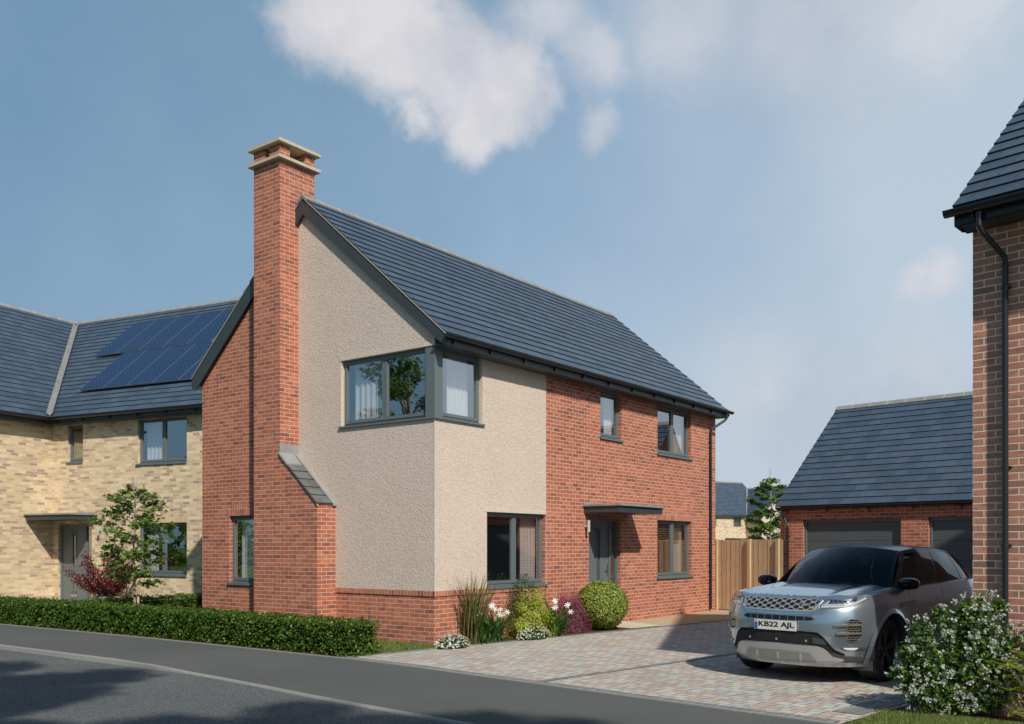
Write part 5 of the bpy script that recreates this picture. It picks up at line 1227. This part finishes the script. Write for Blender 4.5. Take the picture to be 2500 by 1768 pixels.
def make_car():
    t = thing('parked_car', 'silver blue sport utility car parked facing the road on the block paved driveway', 'car', (.35, -6.20, 0), R(170.75))
    t.scale = (1.04, 1.04, 1.04)
    # ---- body shell
    th = []
    for k in range(25): th.append(('f', R(90) * k / 24))
    for k in range(1, 26): th.append(('s', -2.5 * k / 25))
    for k in range(1, 15): th.append(('r', R(90) * k / 14))
    NV = 26
    def P(i, v, s):
        k, a = th[i]; q = czn(v); w_ = lerp(WF, q)
        if k == 'f': c, s_ = max(math.cos(a), 0), math.sin(a); x = lerp(XF, q) * c ** (2 / NX); y = w_ * s_ ** (2 / NX)
        elif k == 's': x = a; y = w_
        else: c, s_ = max(math.cos(a), 0), math.sin(a); x = -2.5 + (lerp(XR, q) + 2.5) * s_ ** (2 / NX); y = w_ * c ** (2 / NX)
        # sculpted flanks: waist crease and arch flares
        z = CZ0 + v * (ctop(x) - CZ0)
        if x < .35:
            f = min(1, (.35 - x) / .3); y -= f * .020 * math.exp(-((z - .50) / .10) ** 2); y += f * .010 * math.exp(-((z - .90) / .03) ** 2)
            for ax in (-.07, -2.75):
                dd = math.hypot(x - ax, z - .37); y += .028 * math.exp(-((dd - .43) / .06) ** 2)
        return (x, s * y, z)
    bm = bmesh.new(); n = len(th); ring = []
    per = [(i, 1) for i in range(n)] + [(i, -1) for i in range(n - 2, 0, -1)]
    for v in range(NV + 1): ring.append([bm.verts.new(P(i, v / NV, s)) for i, s in per])
    m_ = len(per)
    for v in range(NV):
        for k in range(m_):
            bm.faces.new([ring[v][k], ring[v][(k + 1) % m_], ring[v + 1][(k + 1) % m_], ring[v + 1][k]])
    bm.faces.new(ring[0][::-1])
    # top deck, crowned
    C = 8; top = ring[-1]; rows = []
    for i in range(n):
        a = top[i]; b_ = top[0] if i == 0 else (top[n - 1] if i == n - 1 else top[m_ - i])
        row = [a]
        for c in range(1, C):
            f = c / C; x = a.co.x; cr = .050 * min(1, max(0, (.80 - x) / .5)) * (1 - (2 * f - 1) ** 2)
            row.append(bm.verts.new((x, a.co.y * (1 - 2 * f), a.co.z + cr)) if 0 < i < n - 1 else a)
        row.append(b_); rows.append(row)
    for i in range(n - 1):
        for c in range(C):
            vs = []
            for q in (rows[i][c], rows[i + 1][c], rows[i + 1][c + 1], rows[i][c + 1]):
                if q not in vs: vs.append(q)
            if len(vs) > 2:
                try: bm.faces.new(vs)
                except ValueError: pass
    bmesh.ops.recalc_face_normals(bm, faces=bm.faces)
    me = bpy.data.meshes.new('body'); bm.to_mesh(me); bm.free(); me.materials.append(M['paint']); me.materials.append(M['car_trim'])
    body = bpy.data.objects.new('body', me); COL.objects.link(body)
    # wheel arches cut out
    for ax in (-.07, -2.75):
        for s in (-1, 1):
            cb = MB(); cb.tube([(ax, s * .60, .385), (ax, s * 1.2, .385)], .432, 40); co = cb.build('cutter', M['car_trim'])
            bpy.context.view_layer.update()
            md = body.modifiers.new('b', 'BOOLEAN'); md.operation = 'DIFFERENCE'; md.solver = 'EXACT'; md.object = co; md.material_mode = 'TRANSFER' if hasattr(md, 'material_mode') else md.material_mode
            dg = bpy.context.evaluated_depsgraph_get(); nm = bpy.data.meshes.new_from_object(body.evaluated_get(dg)); body.modifiers.clear(); body.data = nm; bpy.data.objects.remove(co)
    for p in body.data.polygons: p.use_smooth = True
    try: body.data.set_sharp_from_angle(angle=R(32))
    except Exception: pass
    body.parent = t
    # arch lips and sill
    for ax in (-.07, -2.75):
        for s in (-1, 1):
            mb = MB(); K = 26
            for k in range(K):
                a0, a1 = R(-28 + 236 * k / K), R(-28 + 236 * (k + 1) / K); q = []
                for a, r_, d in ((a0, .424, .012), (a1, .424, .012), (a1, .475, .006), (a0, .475, .006)):
                    x, z = ax + r_ * math.cos(a), .385 + r_ * math.sin(a)
                    dd = math.hypot(x - ax, z - .37); q.append(spt(x, max(z, .205), s, d + .028 * math.exp(-((dd - .43) / .06) ** 2)))
                mb.face(q)
                q2 = [spt(ax + .424 * math.cos(a), max(.385 + .424 * math.sin(a), .205), s, dd_) for a, dd_ in ((a0, .04), (a1, .04), (a1, -.08), (a0, -.08))]; mb.face(q2)
            mb.build('arch_trim', M['paint'], t)
    mb = MB()
    for s in (-1, 1):
        for k in range(14):
            x0, x1 = -.56 - k * .124, -.56 - (k + 1) * .124
            for za, zb in ((.205, .26), (.26, .32), (.32, .37)): mb.face([spt(x0, za, s, .012), spt(x1, za, s, .012), spt(x1, zb, s, .012), spt(x0, zb, s, .012)])
    mb.build('side_sill', M['car_trim'], t)
    # ---- bonnet with raised creases
    def hood(y, u):      # u 0 at the leading edge, 1 at the scuttle
        xf = min(.765, cfront(y, .965) + .012) ; xb = -.16 - .25 * (y / .8) ** 2; x = xf + (xb - xf) * u
        a = abs(y) / .84; z = ctop(x) + .050 * min(1, max(0, (.80 - x) / .5)) * (1 - a * a)
        z += .016 + .020 * math.exp(-((abs(y) - .60) / .06) ** 2) * min(1, 3 * u + .2) - .010 * math.exp(-((abs(y) - .44) / .07) ** 2) * u
        z -= .055 * max(0, 1 - u / .09) ** 2
        x -= 0; return Vector((x, y, z))
    mb = MB(); NY, NU = 44, 26; yy = [-.80 + 1.60 * k / NY for k in range(NY + 1)]; uu = [(k / NU) ** 1.5 for k in range(NU + 1)]
    for i in range(NY):
        for j in range(NU): mb.face([hood(yy[i], uu[j]), hood(yy[i + 1], uu[j]), hood(yy[i + 1], uu[j + 1]), hood(yy[i], uu[j + 1])])
        mb.face([hood(yy[i], 0), hood(yy[i + 1], 0), hood(yy[i + 1], 0) + Vector((-.03, 0, -.035)), hood(yy[i], 0) + Vector((-.03, 0, -.035))])
    for s in (0, NY):
        for j in range(NU):
            a, b_ = hood(yy[s], uu[j]), hood(yy[s], uu[j + 1]); mb.face([a, b_, b_ - ZU * .04, a - ZU * .04])
    bon = mb.build('bonnet', M['paint'], t, smooth=True, weld=True)
    for s in (-1, 1):
        mb = MB(); q = [hood(s * y, u) + ZU * .004 for y, u in ((.52, .62), (.70, .80), (.70, .90), (.60, .84))]; mb.face(q if s > 0 else q[::-1]); mb.build('bonnet_vent', M['car_black'], bon)
    # lettering along the leading edge
    def text_mesh(body_, size, extrude, bold=0):
        cu = bpy.data.curves.new('txt', 'FONT'); cu.body = body_; cu.size = size; cu.extrude = extrude; cu.offset = bold; cu.align_x = 'CENTER'; cu.resolution_u = 4
        o = bpy.data.objects.new('txt', cu); COL.objects.link(o); bpy.context.view_layer.update()
        me = bpy.data.meshes.new_from_object(o.evaluated_get(bpy.context.evaluated_depsgraph_get())); bpy.data.objects.remove(o); return me
    for word, ys_ in (('RANGE', [-.395 + .082 * k for k in range(5)]), ('ROVER', [.065 + .082 * k for k in range(5)])):
        for ch_, yc in zip(word, ys_):
            me = text_mesh(ch_, .050, .002, .0012)
            for v in me.vertices:
                u = .045 + .050 - v.co.y * 1.05; y = yc + v.co.x * 1.25; p = hood(y, max(u, .0)); v.co = Vector((p.x, p.y, p.z)) + Vector((.004, 0, .0045 + max(0, v.co.z)))
            me.materials.append(M['chrome']); o = bpy.data.objects.new('letter', me); COL.objects.link(o); o.parent = bon
    # ---- grille
    gt = [(-.50, .972), (0, .980), (.50, .972)]; gb = [(-.49, .93), (-.435, .845), (.435, .845), (.49, .93)]
    mb = MB(); patch(mb, [-.50, -.47, -.435, -.2, 0, .2, .435, .47, .50], gt, [(-.50, .95), (-.435, .842), (.435, .842), (.50, .95)], .004)
    gr = mb.build('grille', M['gap'], t)
    mb = MB(); rib(mb, [(-.50, .965), (-.485, .925), (-.44, .850), (-.40, .842), (0, .838), (.40, .842), (.44, .850), (.485, .925), (.50, .965)], .020, 0, .016); mb.build('grille_surround', M['silver'], gr)
    mb = MB(); rib(mb, [(-.52, .955), (-.50, .90), (-.45, .828), (-.40, .815), (0, .811), (.40, .815), (.45, .828), (.50, .90), (.52, .955)], .030, 0, .009); mb.build('grille_border', M['paint'], gr)
    mb = MB(); ins = lambda y, z: .848 < z < .966 and abs(y) < .445 + (z - .85) * .40
    row = 0; z = .852; pit = .118; vp = .0285
    while z < .985:
        y = -.53 + (pit / 2 if row % 2 else 0)
        while y < .55:
            if ins(y, z) or ins(y - .04, z) or ins(y + .04, z):
                hx = [(-.040, 0), (-.022, .0215), (.022, .0215), (.040, 0), (.022, -.0215), (-.022, -.0215), (-.040, 0)]
                pts = [(max(-.49, min(.49, y + a)), min(.970, max(.846, z + b_))) for a, b_ in hx]
                for p, q in zip(pts, pts[1:]):
                    if math.hypot(p[0] - q[0], p[1] - q[1]) > .004: rib(mb, [p, q], .0055, .004, .014)
                if y + pit - .04 < .47: rib(mb, [(max(-.48, y + .040), z), (min(.48, y + pit - .040), z)], .0075, .004, .013)
            y += pit
        row += 1; z += vp
    mb.build('grille_mesh', M['silver'], gr)
    mb = MB(); c = fpt(.335, .905, .018); nn = (fpt(.335, .905, .03) - c).normalized(); tt = Vector((0, 0, 1)).cross(nn).normalized(); bb = nn.cross(tt)
    for r_, h, mi in ((1, 0, 0), (.82, .002, 1)):
        mb.face([c + nn * h + tt * (.047 * r_ * math.cos(a)) + bb * (.022 * r_ * math.sin(a)) for a in [2 * math.pi * k / 24 for k in range(24)]], mi)
    mb.build('oval_badge', [M['chrome'], M['badge']], gr)
    # ---- bumper slot
    mb = MB(); st_ = [(-.46, .752), (-.42, .777), (0, .783), (.42, .777), (.46, .752)]; sb = [(-.46, .752), (-.41, .734), (0, .727), (.41, .734), (.46, .752)]
    patch(mb, [-.46, -.42, -.2, 0, .2, .42, .46], st_, sb, .004, 2); sl_ = mb.build('bumper_slot', M['gap'], t)
    mb = MB(); rib(mb, [(-.47, .760), (-.43, .786), (0, .793), (.43, .786), (.47, .760)], .008, 0, .010); rib(mb, [(-.47, .748), (-.42, .722), (0, .716), (.42, .722), (.47, .748)], .010, 0, .010)
    for k in range(-4, 4): rib(mb, [(.05 + k * .1, .732), (.05 + k * .1, .780)], .005, 0, .010)
    mb.build('slot_bars', M['paint'], sl_)
    # ---- number plate
    mb = MB(); x = cfront(0, .66) + .022; x0 = cfront(.27, .66)
    mb.box(x - .012, x, -.272, .272, .608, .722); mb.box(cfront(.26, .66) - .01, x - .012, -.20, .20, .63, .70, 1); pl = mb.build('number_plate', [M['plate'], M['car_trim']], t)
    me = text_mesh('KB22 AJL', .122, .0006, .0035)
    lo = min(v.co.x for v in me.vertices); hi = max(v.co.x for v in me.vertices); zl = min(v.co.y for v in me.vertices); zh = max(v.co.y for v in me.vertices)
    for v in me.vertices: a = (v.co.x - lo) / (hi - lo); b_ = (v.co.y - zl) / (zh - zl); v.co = Vector((x + .0008 + v.co.z, -.215 + .465 * a, .626 + .079 * b_))
    me.materials.append(M['ink']); o = bpy.data.objects.new('registration', me); COL.objects.link(o); o.parent = pl
    mb = MB(); mb.box(x, x + .0012, -.268, -.228, .612, .690, 0); mb.box(x, x + .0012, -.264, -.232, .692, .718, 1); mb.box(x + .0012, x + .002, -.264, -.232, .7025, .7075, 2); mb.box(x + .0012, x + .002, -.2505, -.2455, .692, .718, 2); mb.build('plate_flag', [M['plate_blue'], M['plate'], M['plate_red']], pl)
    # ---- lower intake: black patch painted as a shaded recess, with fine mesh
    it = [(-.72, .345), (-.64, .40), (-.545, .545), (-.49, .590), (-.2, .602), (0, .605), (.2, .602), (.49, .590), (.545, .545), (.64, .40), (.72, .345)]
    ib = [(-.72, .343), (-.60, .372), (-.55, .420), (-.50, .450), (0, .462), (.50, .450), (.55, .420), (.60, .372), (.72, .343)]
    ysI = [-.70, -.64, -.6, -.545, -.49, -.2, 0, .2, .49, .545, .6, .64, .70]
    mb = MB(); patch(mb, ysI, it, ib, .004, 5); ik = mb.build('lower_intake', M['gap'], t)
    mb = MB(); rib(mb, [(y, z + .008) for y, z in it], .016, 0, .014); mb.build('intake_surround', M['car_black'], ik)
    mb = MB(); k = 0; z = .36
    while z < .60:
        y = -.66 + (.021 if k % 2 else 0)
        while y < .66:
            a, b_ = lerp(it, y) - .008, lerp(ib, y) + .006
            if b_ < z < a:
                for dy in (-.021, .021):
                    if lerp(ib, y + dy) < z + .013 < lerp(it, y + dy): rib(mb, [(y, z), (y + dy, z + .013)], .0035, .004, .009)
            y += .042
        z += .013; k += 1
    mb.build('intake_mesh', M['car_trim'], ik)
    for yc, zc in ((-.355, .505), (.01, .505), (.37, .505)):
        mb = MB(); mb.tube([fpt(yc, zc, .004), fpt(yc, zc, .016)], .013, 12); mb.build('parking_sensor', M['silver'], ik)
    mb = MB(); patch(mb, [.44, .50, .545, .575], [(.44, .548), (.545, .530), (.575, .480)], [(.44, .478), (.575, .470)], .016, 2); mb.build('radar_cover', M['car_trim'], ik)
    # ---- skid plate, lower corners
    kt = [(-.70, .305), (-.62, .330), (-.56, .415), (-.51, .440), (0, .452), (.51, .440), (.56, .415), (.62, .330), (.70, .305)]
    kbm = [(-.70, .285), (-.60, .262), (-.4, .240), (0, .232), (.4, .240), (.60, .262), (.70, .285)]
    mb = MB(); patch(mb, [-.70, -.62, -.56, -.51, -.2, 0, .2, .51, .56, .62, .70], kt, kbm, .016, 6); sk = mb.build('skid_plate', M['silver'], t, smooth=False)
    mb = MB(); patch(mb, [-.45, -.40, -.2, 0, .2, .40, .45], [(-.45, .30), (-.40, .372), (0, .384), (.40, .372), (.45, .30)], [(-.45, .262), (0, .246), (.45, .262)], .022, 4); mb.build('skid_insert', M['skid_insert'], sk)
    for yc in (-.27, .01, .29):
        mb = MB(); patch(mb, [yc - .014, yc, yc + .014], [(yc - .014, .335), (yc, .362), (yc + .014, .335)], [(yc - .014, .29), (yc, .268), (yc + .014, .29)], .030, 2, dy=.007); mb.build('skid_rib', M['silver'], sk)
    for s in (-1, 1):
        f = lambda L: sorted([(s * y, z) for y, z in L])
        mb = MB(); patch(mb, sorted([s * .60, s * .66, s * .72, s * .80, s * .855]), f([(.58, .378), (.66, .368), (.70, .338), (.86, .325)]), f([(.58, .36), (.62, .300), (.70, .262), (.86, .262)]), .010, 3, dy=.02); mb.build('corner_trim', M['car_trim'], t)
        mb = MB(); patch(mb, sorted([s * .70, s * .76, s * .82, s * .875]), f([(.70, .428), (.72, .440), (.88, .440)]), f([(.70, .426), (.74, .404), (.88, .402)]), .006, 2, dy=.02); bn = mb.build('bumper_band', M['car_trim'], t)
        mb = MB(); patch(mb, sorted([s * .722, s * .745, s * .80, s * .825]), f([(.722, .436), (.825, .434)]), f([(.722, .428), (.75, .412), (.80, .410), (.825, .426)]), .012, 2, dy=.02); mb.build('fog_lamp', M['lens_white'], bn)
        # side vent with two blades
        mb = MB(); patch(mb, sorted([s * .765, s * .79, s * .825, s * .862]), f([(.765, .745), (.79, .760), (.84, .757), (.862, .725)]), f([(.765, .52), (.79, .508), (.83, .515), (.862, .58)]), .004, 6, dy=.012); vt = mb.build('side_vent', M['gap'], t)
        mb = MB(); rib(mb, f([(.765, .745), (.79, .762), (.84, .759), (.866, .725), (.864, .58), (.832, .510), (.79, .504), (.765, .52)])if False else [(s * y, z) for y, z in [(.765, .52), (.765, .745), (.79, .763), (.84, .760), (.868, .725), (.866, .58), (.832, .508), (.79, .503), (.765, .52)]], .008, 0, .010); mb.build('vent_surround', M['paint'], vt)
        mb = MB()
        for k in range(9):
            z = .53 + k * .025
            for y0, y1 in ((.77, .80), (.80, .83), (.83, .855)): rib(mb, [(s * y0, z + (.008 if k % 2 else 0)), (s * y1, z + (0 if k % 2 else .008))], .004, .004, .010)
        mb.build('vent_mesh', M['silver'], vt)
        for zc, y0 in ((.690, .655), (.597, .675)):
            mb = MB(); rib(mb, [(s * y0, zc - .004), (s * .74, zc), (s * .80, zc + .003), (s * .86, zc + .006)], .020, -.002, .024); mb.build('vent_blade', M['bronze'], vt)
        # scooped shadow line above the blades
        # headlight
        yl_ = sorted([s * v for v in (.495, .53, .58, .64, .70, .75, .80, .84, .868)])
        ht = f([(.495, .972), (.60, .978), (.70, .985), (.80, .995), (.84, 1.0), (.868, 1.005)]); hb = f([(.495, .868), (.56, .872), (.64, .880), (.75, .885), (.80, .895), (.84, .935), (.868, .985)])
        mb = MB(); patch(mb, yl_, ht, hb, .003, 6, dy=.015); hl = mb.build('headlight', M['lamp_inner'], t)
        mb = MB(); rib(mb, [(s * .575, .955), (s * .70, .962), (s * .80, .975)], .036, .003, .006); mb.build('lamp_housing', M['car_black'], hl)
        mb = MB(); patch(mb, yl_, ht, hb, .016, 6, dy=.015, skirt=False); mb.build('lens', M['lamp_glass'], hl)
        mb = MB()
        rib(mb, [(s * .52, .890), (s * .60, .896), (s * .70, .898), (s * .77, .908), (s * .82, .950), (s * .855, .992)], .018, .003, .010); rib(mb, [(s * .535, .905), (s * .575, .955)], .012, .003, .009); rib(mb, [(s * .55, .912), (s * .72, .918)], .010, .003, .010)
        mb.build('daytime_strip', M['lens_white'], hl)
        mb = MB()
        for yc in (.61, .655, .70, .745): mb.tube([fpt(s * yc, .945, .004), fpt(s * yc, .945, .012)], .017, 14)
        mb.build('projector', M['chrome'], hl)
        # wing mirror
        mb = MB(); c = Vector((-.52, s * .955, 1.135)); rg = []
        for k, (dx_, sy_, sz_) in enumerate(((.11, .3, .3), (.085, .75, .75), (.02, 1, 1), (-.05, 1, 1), (-.075, .93, .93))):
            rg.append([c + Vector((dx_, s * (.118 * sy_ * (abs(math.cos(a)) ** .75) * (1 if math.cos(a) > 0 else -1)), .073 * sz_ * (abs(math.sin(a)) ** .75) * (1 if math.sin(a) > 0 else -1))) for a in [2 * math.pi * q / 24 for q in range(24)]])
        mb.face(rg[0])
        for a, b_ in zip(rg, rg[1:]):
            for k in range(24): mb.face([a[k], a[(k + 1) % 24], b_[(k + 1) % 24], b_[k]])
        mr = mb.build('wing_mirror', M['car_black'], t, smooth=True, weld=True)
        mb = MB(); mb.face([c + (q - c) * .9 + Vector((-.002, 0, 0)) for q in rg[-1]]); mb.build('mirror_glass', M['chrome'], mr)
        mb = MB(); mb.prism([(-.44, s * .80, 1.07), (-.53, s * .80, 1.07), (-.53, s * .80, 1.11), (-.47, s * .80, 1.11)], (0, s * .12, 0)); mb.build('mirror_arm', M['car_black'], mr)
    # ---- cabin
    base = [(0, (-.42, .80, 1.055)), (.25, (-1.15, .845, 1.085)), (.55, (-1.95, .85, 1.11)), (.8, (-2.65, .83, 1.135)), (1, (-3.12, .74, 1.14))]
    rail = [(0, (-1.08, .60, 1.525)), (.25, (-1.45, .635, 1.565)), (.55, (-2.05, .64, 1.56)), (.8, (-2.55, .615, 1.525)), (1, (-2.92, .575, 1.455))]
    def ip(tab, s_): return Vector([lerp([(a, v[k]) for a, v in tab], s_) for k in range(3)])
    def side(s_, r_, sg, d=0):
        a, b_ = ip(base, s_), ip(rail, s_); p = a + (b_ - a) * r_; p.y += .035 * math.sin(math.pi * r_) * (1 - .5 * abs(2 * s_ - 1)); p.y += d * .92; p.z += d * .4; return Vector((p.x, p.y * sg, p.z))
    def roofp(s_, q):   # q -1..1
        a = ip(rail, s_); bow = .14 * (1 - s_) ** 2 - .05 * s_ ** 3; cr = .055 * (1 - .3 * s_); return Vector((a.x + bow * (1 - q * q), a.y * q, a.z + cr * (1 - q ** 2) ** .8))
    def wind(r_, q, d=0):
        a = Vector((-.42 + .27 * (1 - q * q), .80 * q, 1.055 + .03 * (1 - q * q))); b_ = roofp(0, q); p = a + (b_ - a) * r_; p += Vector((.03, 0, .02)) * math.sin(math.pi * r_); p += Vector((.6, .25 * q, .75)) * d; return p
    def rear(r_, q, d=0):
        a = Vector((-3.12 - .10 * (1 - q * q), .74 * q, 1.14)); b_ = roofp(1, q) + Vector((-.0, 0, 0)); p = a + (b_ - a) * r_ + Vector((-.6, 0, .5)) * d; return p
    def grid(mb, fn, A_, B_, m=0):
        for a, a2 in zip(A_, A_[1:]):
            for c, c2 in zip(B_, B_[1:]): mb.face([fn(a, c), fn(a2, c), fn(a2, c2), fn(a, c2)], m)
    ls = lambda a, b_, n_: [a + (b_ - a) * k / n_ for k in range(n_ + 1)]
    mb = MB(); grid(mb, roofp, ls(0, 1, 20), ls(-1, 1, 16)); rf = mb.build('roof', M['car_black'], t, smooth=True, weld=True)
    mb = MB(); grid(mb, lambda a, q: roofp(1, q) + Vector((-.16 * a, 0, -.035 * a)), ls(0, 1, 2), ls(-.95, .95, 10)); grid(mb, lambda a, q: roofp(1, q) + Vector((-.16 * (1 - a), 0, -.035 - .02 * a)), ls(0, 1, 2), ls(-.95, .95, 10)); mb.build('rear_spoiler', M['car_black'], rf)
    mb = MB()   # pillars
    for sg in (-1, 1):
        for a, b_ in ((0, .075), (.415, .455), (.715, .75), (.955, 1)): grid(mb, lambda s_, r_: side(s_, r_, sg), ls(a, b_, 3), ls(0, 1, 8))
        grid(mb, lambda s_, r_: side(s_, r_, sg), ls(0, 1, 24), [.90, .95, 1]); grid(mb, lambda s_, r_: side(s_, r_, sg), ls(0, 1, 24), [-.04, 0, .05])
    grid(mb, wind, [0, .03, .06], ls(-1, 1, 14)); grid(mb, wind, [.94, .97, 1], ls(-1, 1, 14)); grid(mb, wind, ls(0, 1, 8), [-1, -.975, -.945]); grid(mb, wind, ls(0, 1, 8), [.945, .975, 1]); grid(mb, rear, ls(0, 1, 6), ls(-1, 1, 10))
    mb.build('pillars', M['car_black'], t, smooth=True, weld=True)
    mb = MB(); grid(mb, lambda r_, q: wind(r_, q, .003), ls(.04, .96, 10), ls(-.955, .955, 18)); mb.build('windscreen', M['car_glass'], t, smooth=True, weld=True)
    for sg in (-1, 1):
        for a, b_ in ((.07, .42), (.45, .72), (.745, .96)):
            mb = MB(); grid(mb, lambda s_, r_: side(s_, r_, sg, .003), ls(a, b_, 6), ls(.05, .91, 6)); mb.build('side_window', M['car_glass'], t, smooth=True, weld=True)
    # interior seen dimly through the glass
    mb = MB(); mb.box(-3.0, -.5, -.70, .70, .60, .80); mb.prism([(-.55, -.74, .8), (-.55, -.74, 1.09), (-.95, -.74, 1.03), (-1.0, -.74, .8)], (0, 1.48, 0)); mb.build('dashboard', M['car_trim'], t)
    for yc in (-.36, .36):
        mb = MB(); mb.prism([(-1.55, yc - .24, .8), (-1.35, yc - .24, .95), (-1.62, yc - .24, 1.32), (-1.75, yc - .24, 1.30), (-1.75, yc - .24, .8)], (0, .48, 0)); mb.box(-1.76, -1.66, yc - .12, yc + .12, 1.33, 1.47); mb.build('seat', M['car_trim'], t)
    mb = MB(); cc = Vector((-1.02, -.36, 1.05)); ring_ = [cc + Vector((.09 * math.sin(a), .18 * math.cos(a), .16 * math.sin(a))) for a in [2 * math.pi * k / 20 for k in range(21)]]; mb.tube(ring_, .014, 6, caps=False); mb.tube([cc + Vector((0, -.17, 0)), cc + Vector((0, .17, 0))], .02, 6); mb.build('steering_wheel', M['car_black'], t)
    mb = MB(); mb.box(-.93, -.88, -.06, .06, 1.47, 1.53); mb.tube([(-.90, -.10, 1.44), (-.90, .10, 1.44)], .03, 8); mb.build('rear_view_mirror', M['car_black'], t)
    for s in (-1, 1):
        mb = MB(); mb.tube([wind(.035, s * .55 + .15, .012), wind(.075, s * .55 - .32, .012)], .008, 6); mb.build('wiper', M['car_black'], t)
    # door shut lines, handles, flank blade
    for s in (-1, 1):
        for x_ in (-.62, -1.60):
            mb = MB()
            for k in range(8): z0, z1 = .40 + k * .085, .40 + (k + 1) * .085; mb.face([spt(x_, z0, s, .0015), spt(x_ - .006, z0, s, .0015), spt(x_ - .006, z1, s, .0015), spt(x_, z1, s, .0015)])
            mb.build('door_gap', M['gap'], t)
        mb = MB()
        for k in range(5): x0, x1 = -.32 - k * .085, -.32 - (k + 1) * .085; mb.face([spt(x0, .86 + k * .005, s, .014), spt(x1, .865 + k * .005, s, .014), spt(x1, .925 + k * .004, s, .014), spt(x0, .905 + k * .006, s, .014)])
        mb.build('wing_vent', M['bronze'], t)
        for x_ in (-1.38, -2.25):
            mb = MB(); mb.prism([spt(x_, .935, s, .010), spt(x_ - .17, .940, s, .010), spt(x_ - .17, .958, s, .010), spt(x_, .953, s, .010)], (0, s * .012, 0)); mb.build('door_handle', M['paint'], t)
    # ---- wheels
    def wheel(x, s):
        wt = bpy.data.objects.new('wheel', None); COL.objects.link(wt); wt.parent = t; wt.location = (x, s * .80, .372); wt.empty_display_size = .1
        mb = MB(); K = 48; pr = [(-.118, .262), (-.125, .30), (-.120, .345), (-.100, .368), (-.06, .3715), (-.057, .364), (-.048, .364), (-.045, .372), (-.005, .373), (-.003, .365), (.003, .365), (.005, .373), (.045, .372), (.048, .364), (.057, .364), (.06, .3715), (.100, .368), (.120, .345), (.125, .30), (.118, .262), (.10, .255)]
        for (y0, r0), (y1, r1) in zip(pr, pr[1:]):
            for k in range(K):
                a, b_ = 2 * math.pi * k / K, 2 * math.pi * (k + 1) / K; mb.face([(r0 * math.cos(a), y0, r0 * math.sin(a)), (r0 * math.cos(b_), y0, r0 * math.sin(b_)), (r1 * math.cos(b_), y1, r1 * math.sin(b_)), (r1 * math.cos(a), y1, r1 * math.sin(a))])
        for k in range(72):
            a = 2 * math.pi * k / 72; u = Vector((math.cos(a), 0, math.sin(a))); v_ = Vector((-math.sin(a), 0, math.cos(a)))
            for y0, y1 in ((.062, .112), (-.112, -.062)): q = [u * .3735 + v_ * .011 + Vector((0, y0, 0)), u * .3735 - v_ * .011 + Vector((0, y0, 0)), u * .364 - v_ * .011 + Vector((0, y1, 0)), u * .364 + v_ * .011 + Vector((0, y1, 0))]; mb.face(q)
        mb.build('tyre', M['tyre'], wt, smooth=False)
        mb = MB(); K = 40; o = s
        for (y0, r0), (y1, r1) in zip([(.112, .262), (.118, .255), (.085, .243), (.0, .235), (-.10, .235)], [(.118, .255), (.085, .243), (.0, .235), (-.10, .235), (-.10, .02)]):
            for k in range(K):
                a, b_ = 2 * math.pi * k / K, 2 * math.pi * (k + 1) / K; mb.face([(r0 * math.cos(a), o * y0, r0 * math.sin(a)), (r0 * math.cos(b_), o * y0, r0 * math.sin(b_)), (r1 * math.cos(b_), o * y1, r1 * math.sin(b_)), (r1 * math.cos(a), o * y1, r1 * math.sin(a))])
        for k in range(5):
            for da in (-.17, .17):
                a = 2 * math.pi * k / 5 + .3; pts = []
                for r_, w_, yy_ in ((.04, .026, .075), (.12, .020, .082), (.245, .022, .095)):
                    aa = a + da * (r_ / .245) * 1.0; u = Vector((math.cos(aa), 0, math.sin(aa))); v_ = Vector((-math.sin(aa), 0, math.cos(aa))); pts.append((u * r_, v_ * w_, o * yy_))
                for (p0, w0, h0), (p1, w1, h1) in zip(pts, pts[1:]):
                    a0, b0, a1, b1 = p0 - w0 + Vector((0, h0, 0)), p0 + w0 + Vector((0, h0, 0)), p1 - w1 + Vector((0, h1, 0)), p1 + w1 + Vector((0, h1, 0)); dn = Vector((0, -o * .03, 0))
                    mb.face([a0, b0, b1, a1]); mb.face([a0, a1, a1 + dn, a0 + dn]); mb.face([b0, b0 + dn, b1 + dn, b1])
        mb.tube([(0, 0, 0), (0, o * .088, 0)], .034, 16); mb.build('rim', M['rim'], wt)
        mb = MB(); mb.tube([(0, -.03 * o, 0), (0, .01 * o, 0)], .17, 30); mb.build('brake_disc', M['steel'], wt)
    for x_ in (-.07, -2.75):
        for s in (-1, 1): wheel(x_, s)
    mb = MB(); mb.box(-3.1, .55, -.60, .60, .20, .24)
    mb.build('underbody', M['car_trim'], t)
    for s in (-1, 1):
        mb = MB(); mb.box(.30, .31, min(s * .66, s * .90), max(s * .66, s * .90), .155, .27); mb.build('air_deflector', M['car_trim'], t)
    return t
make_car()
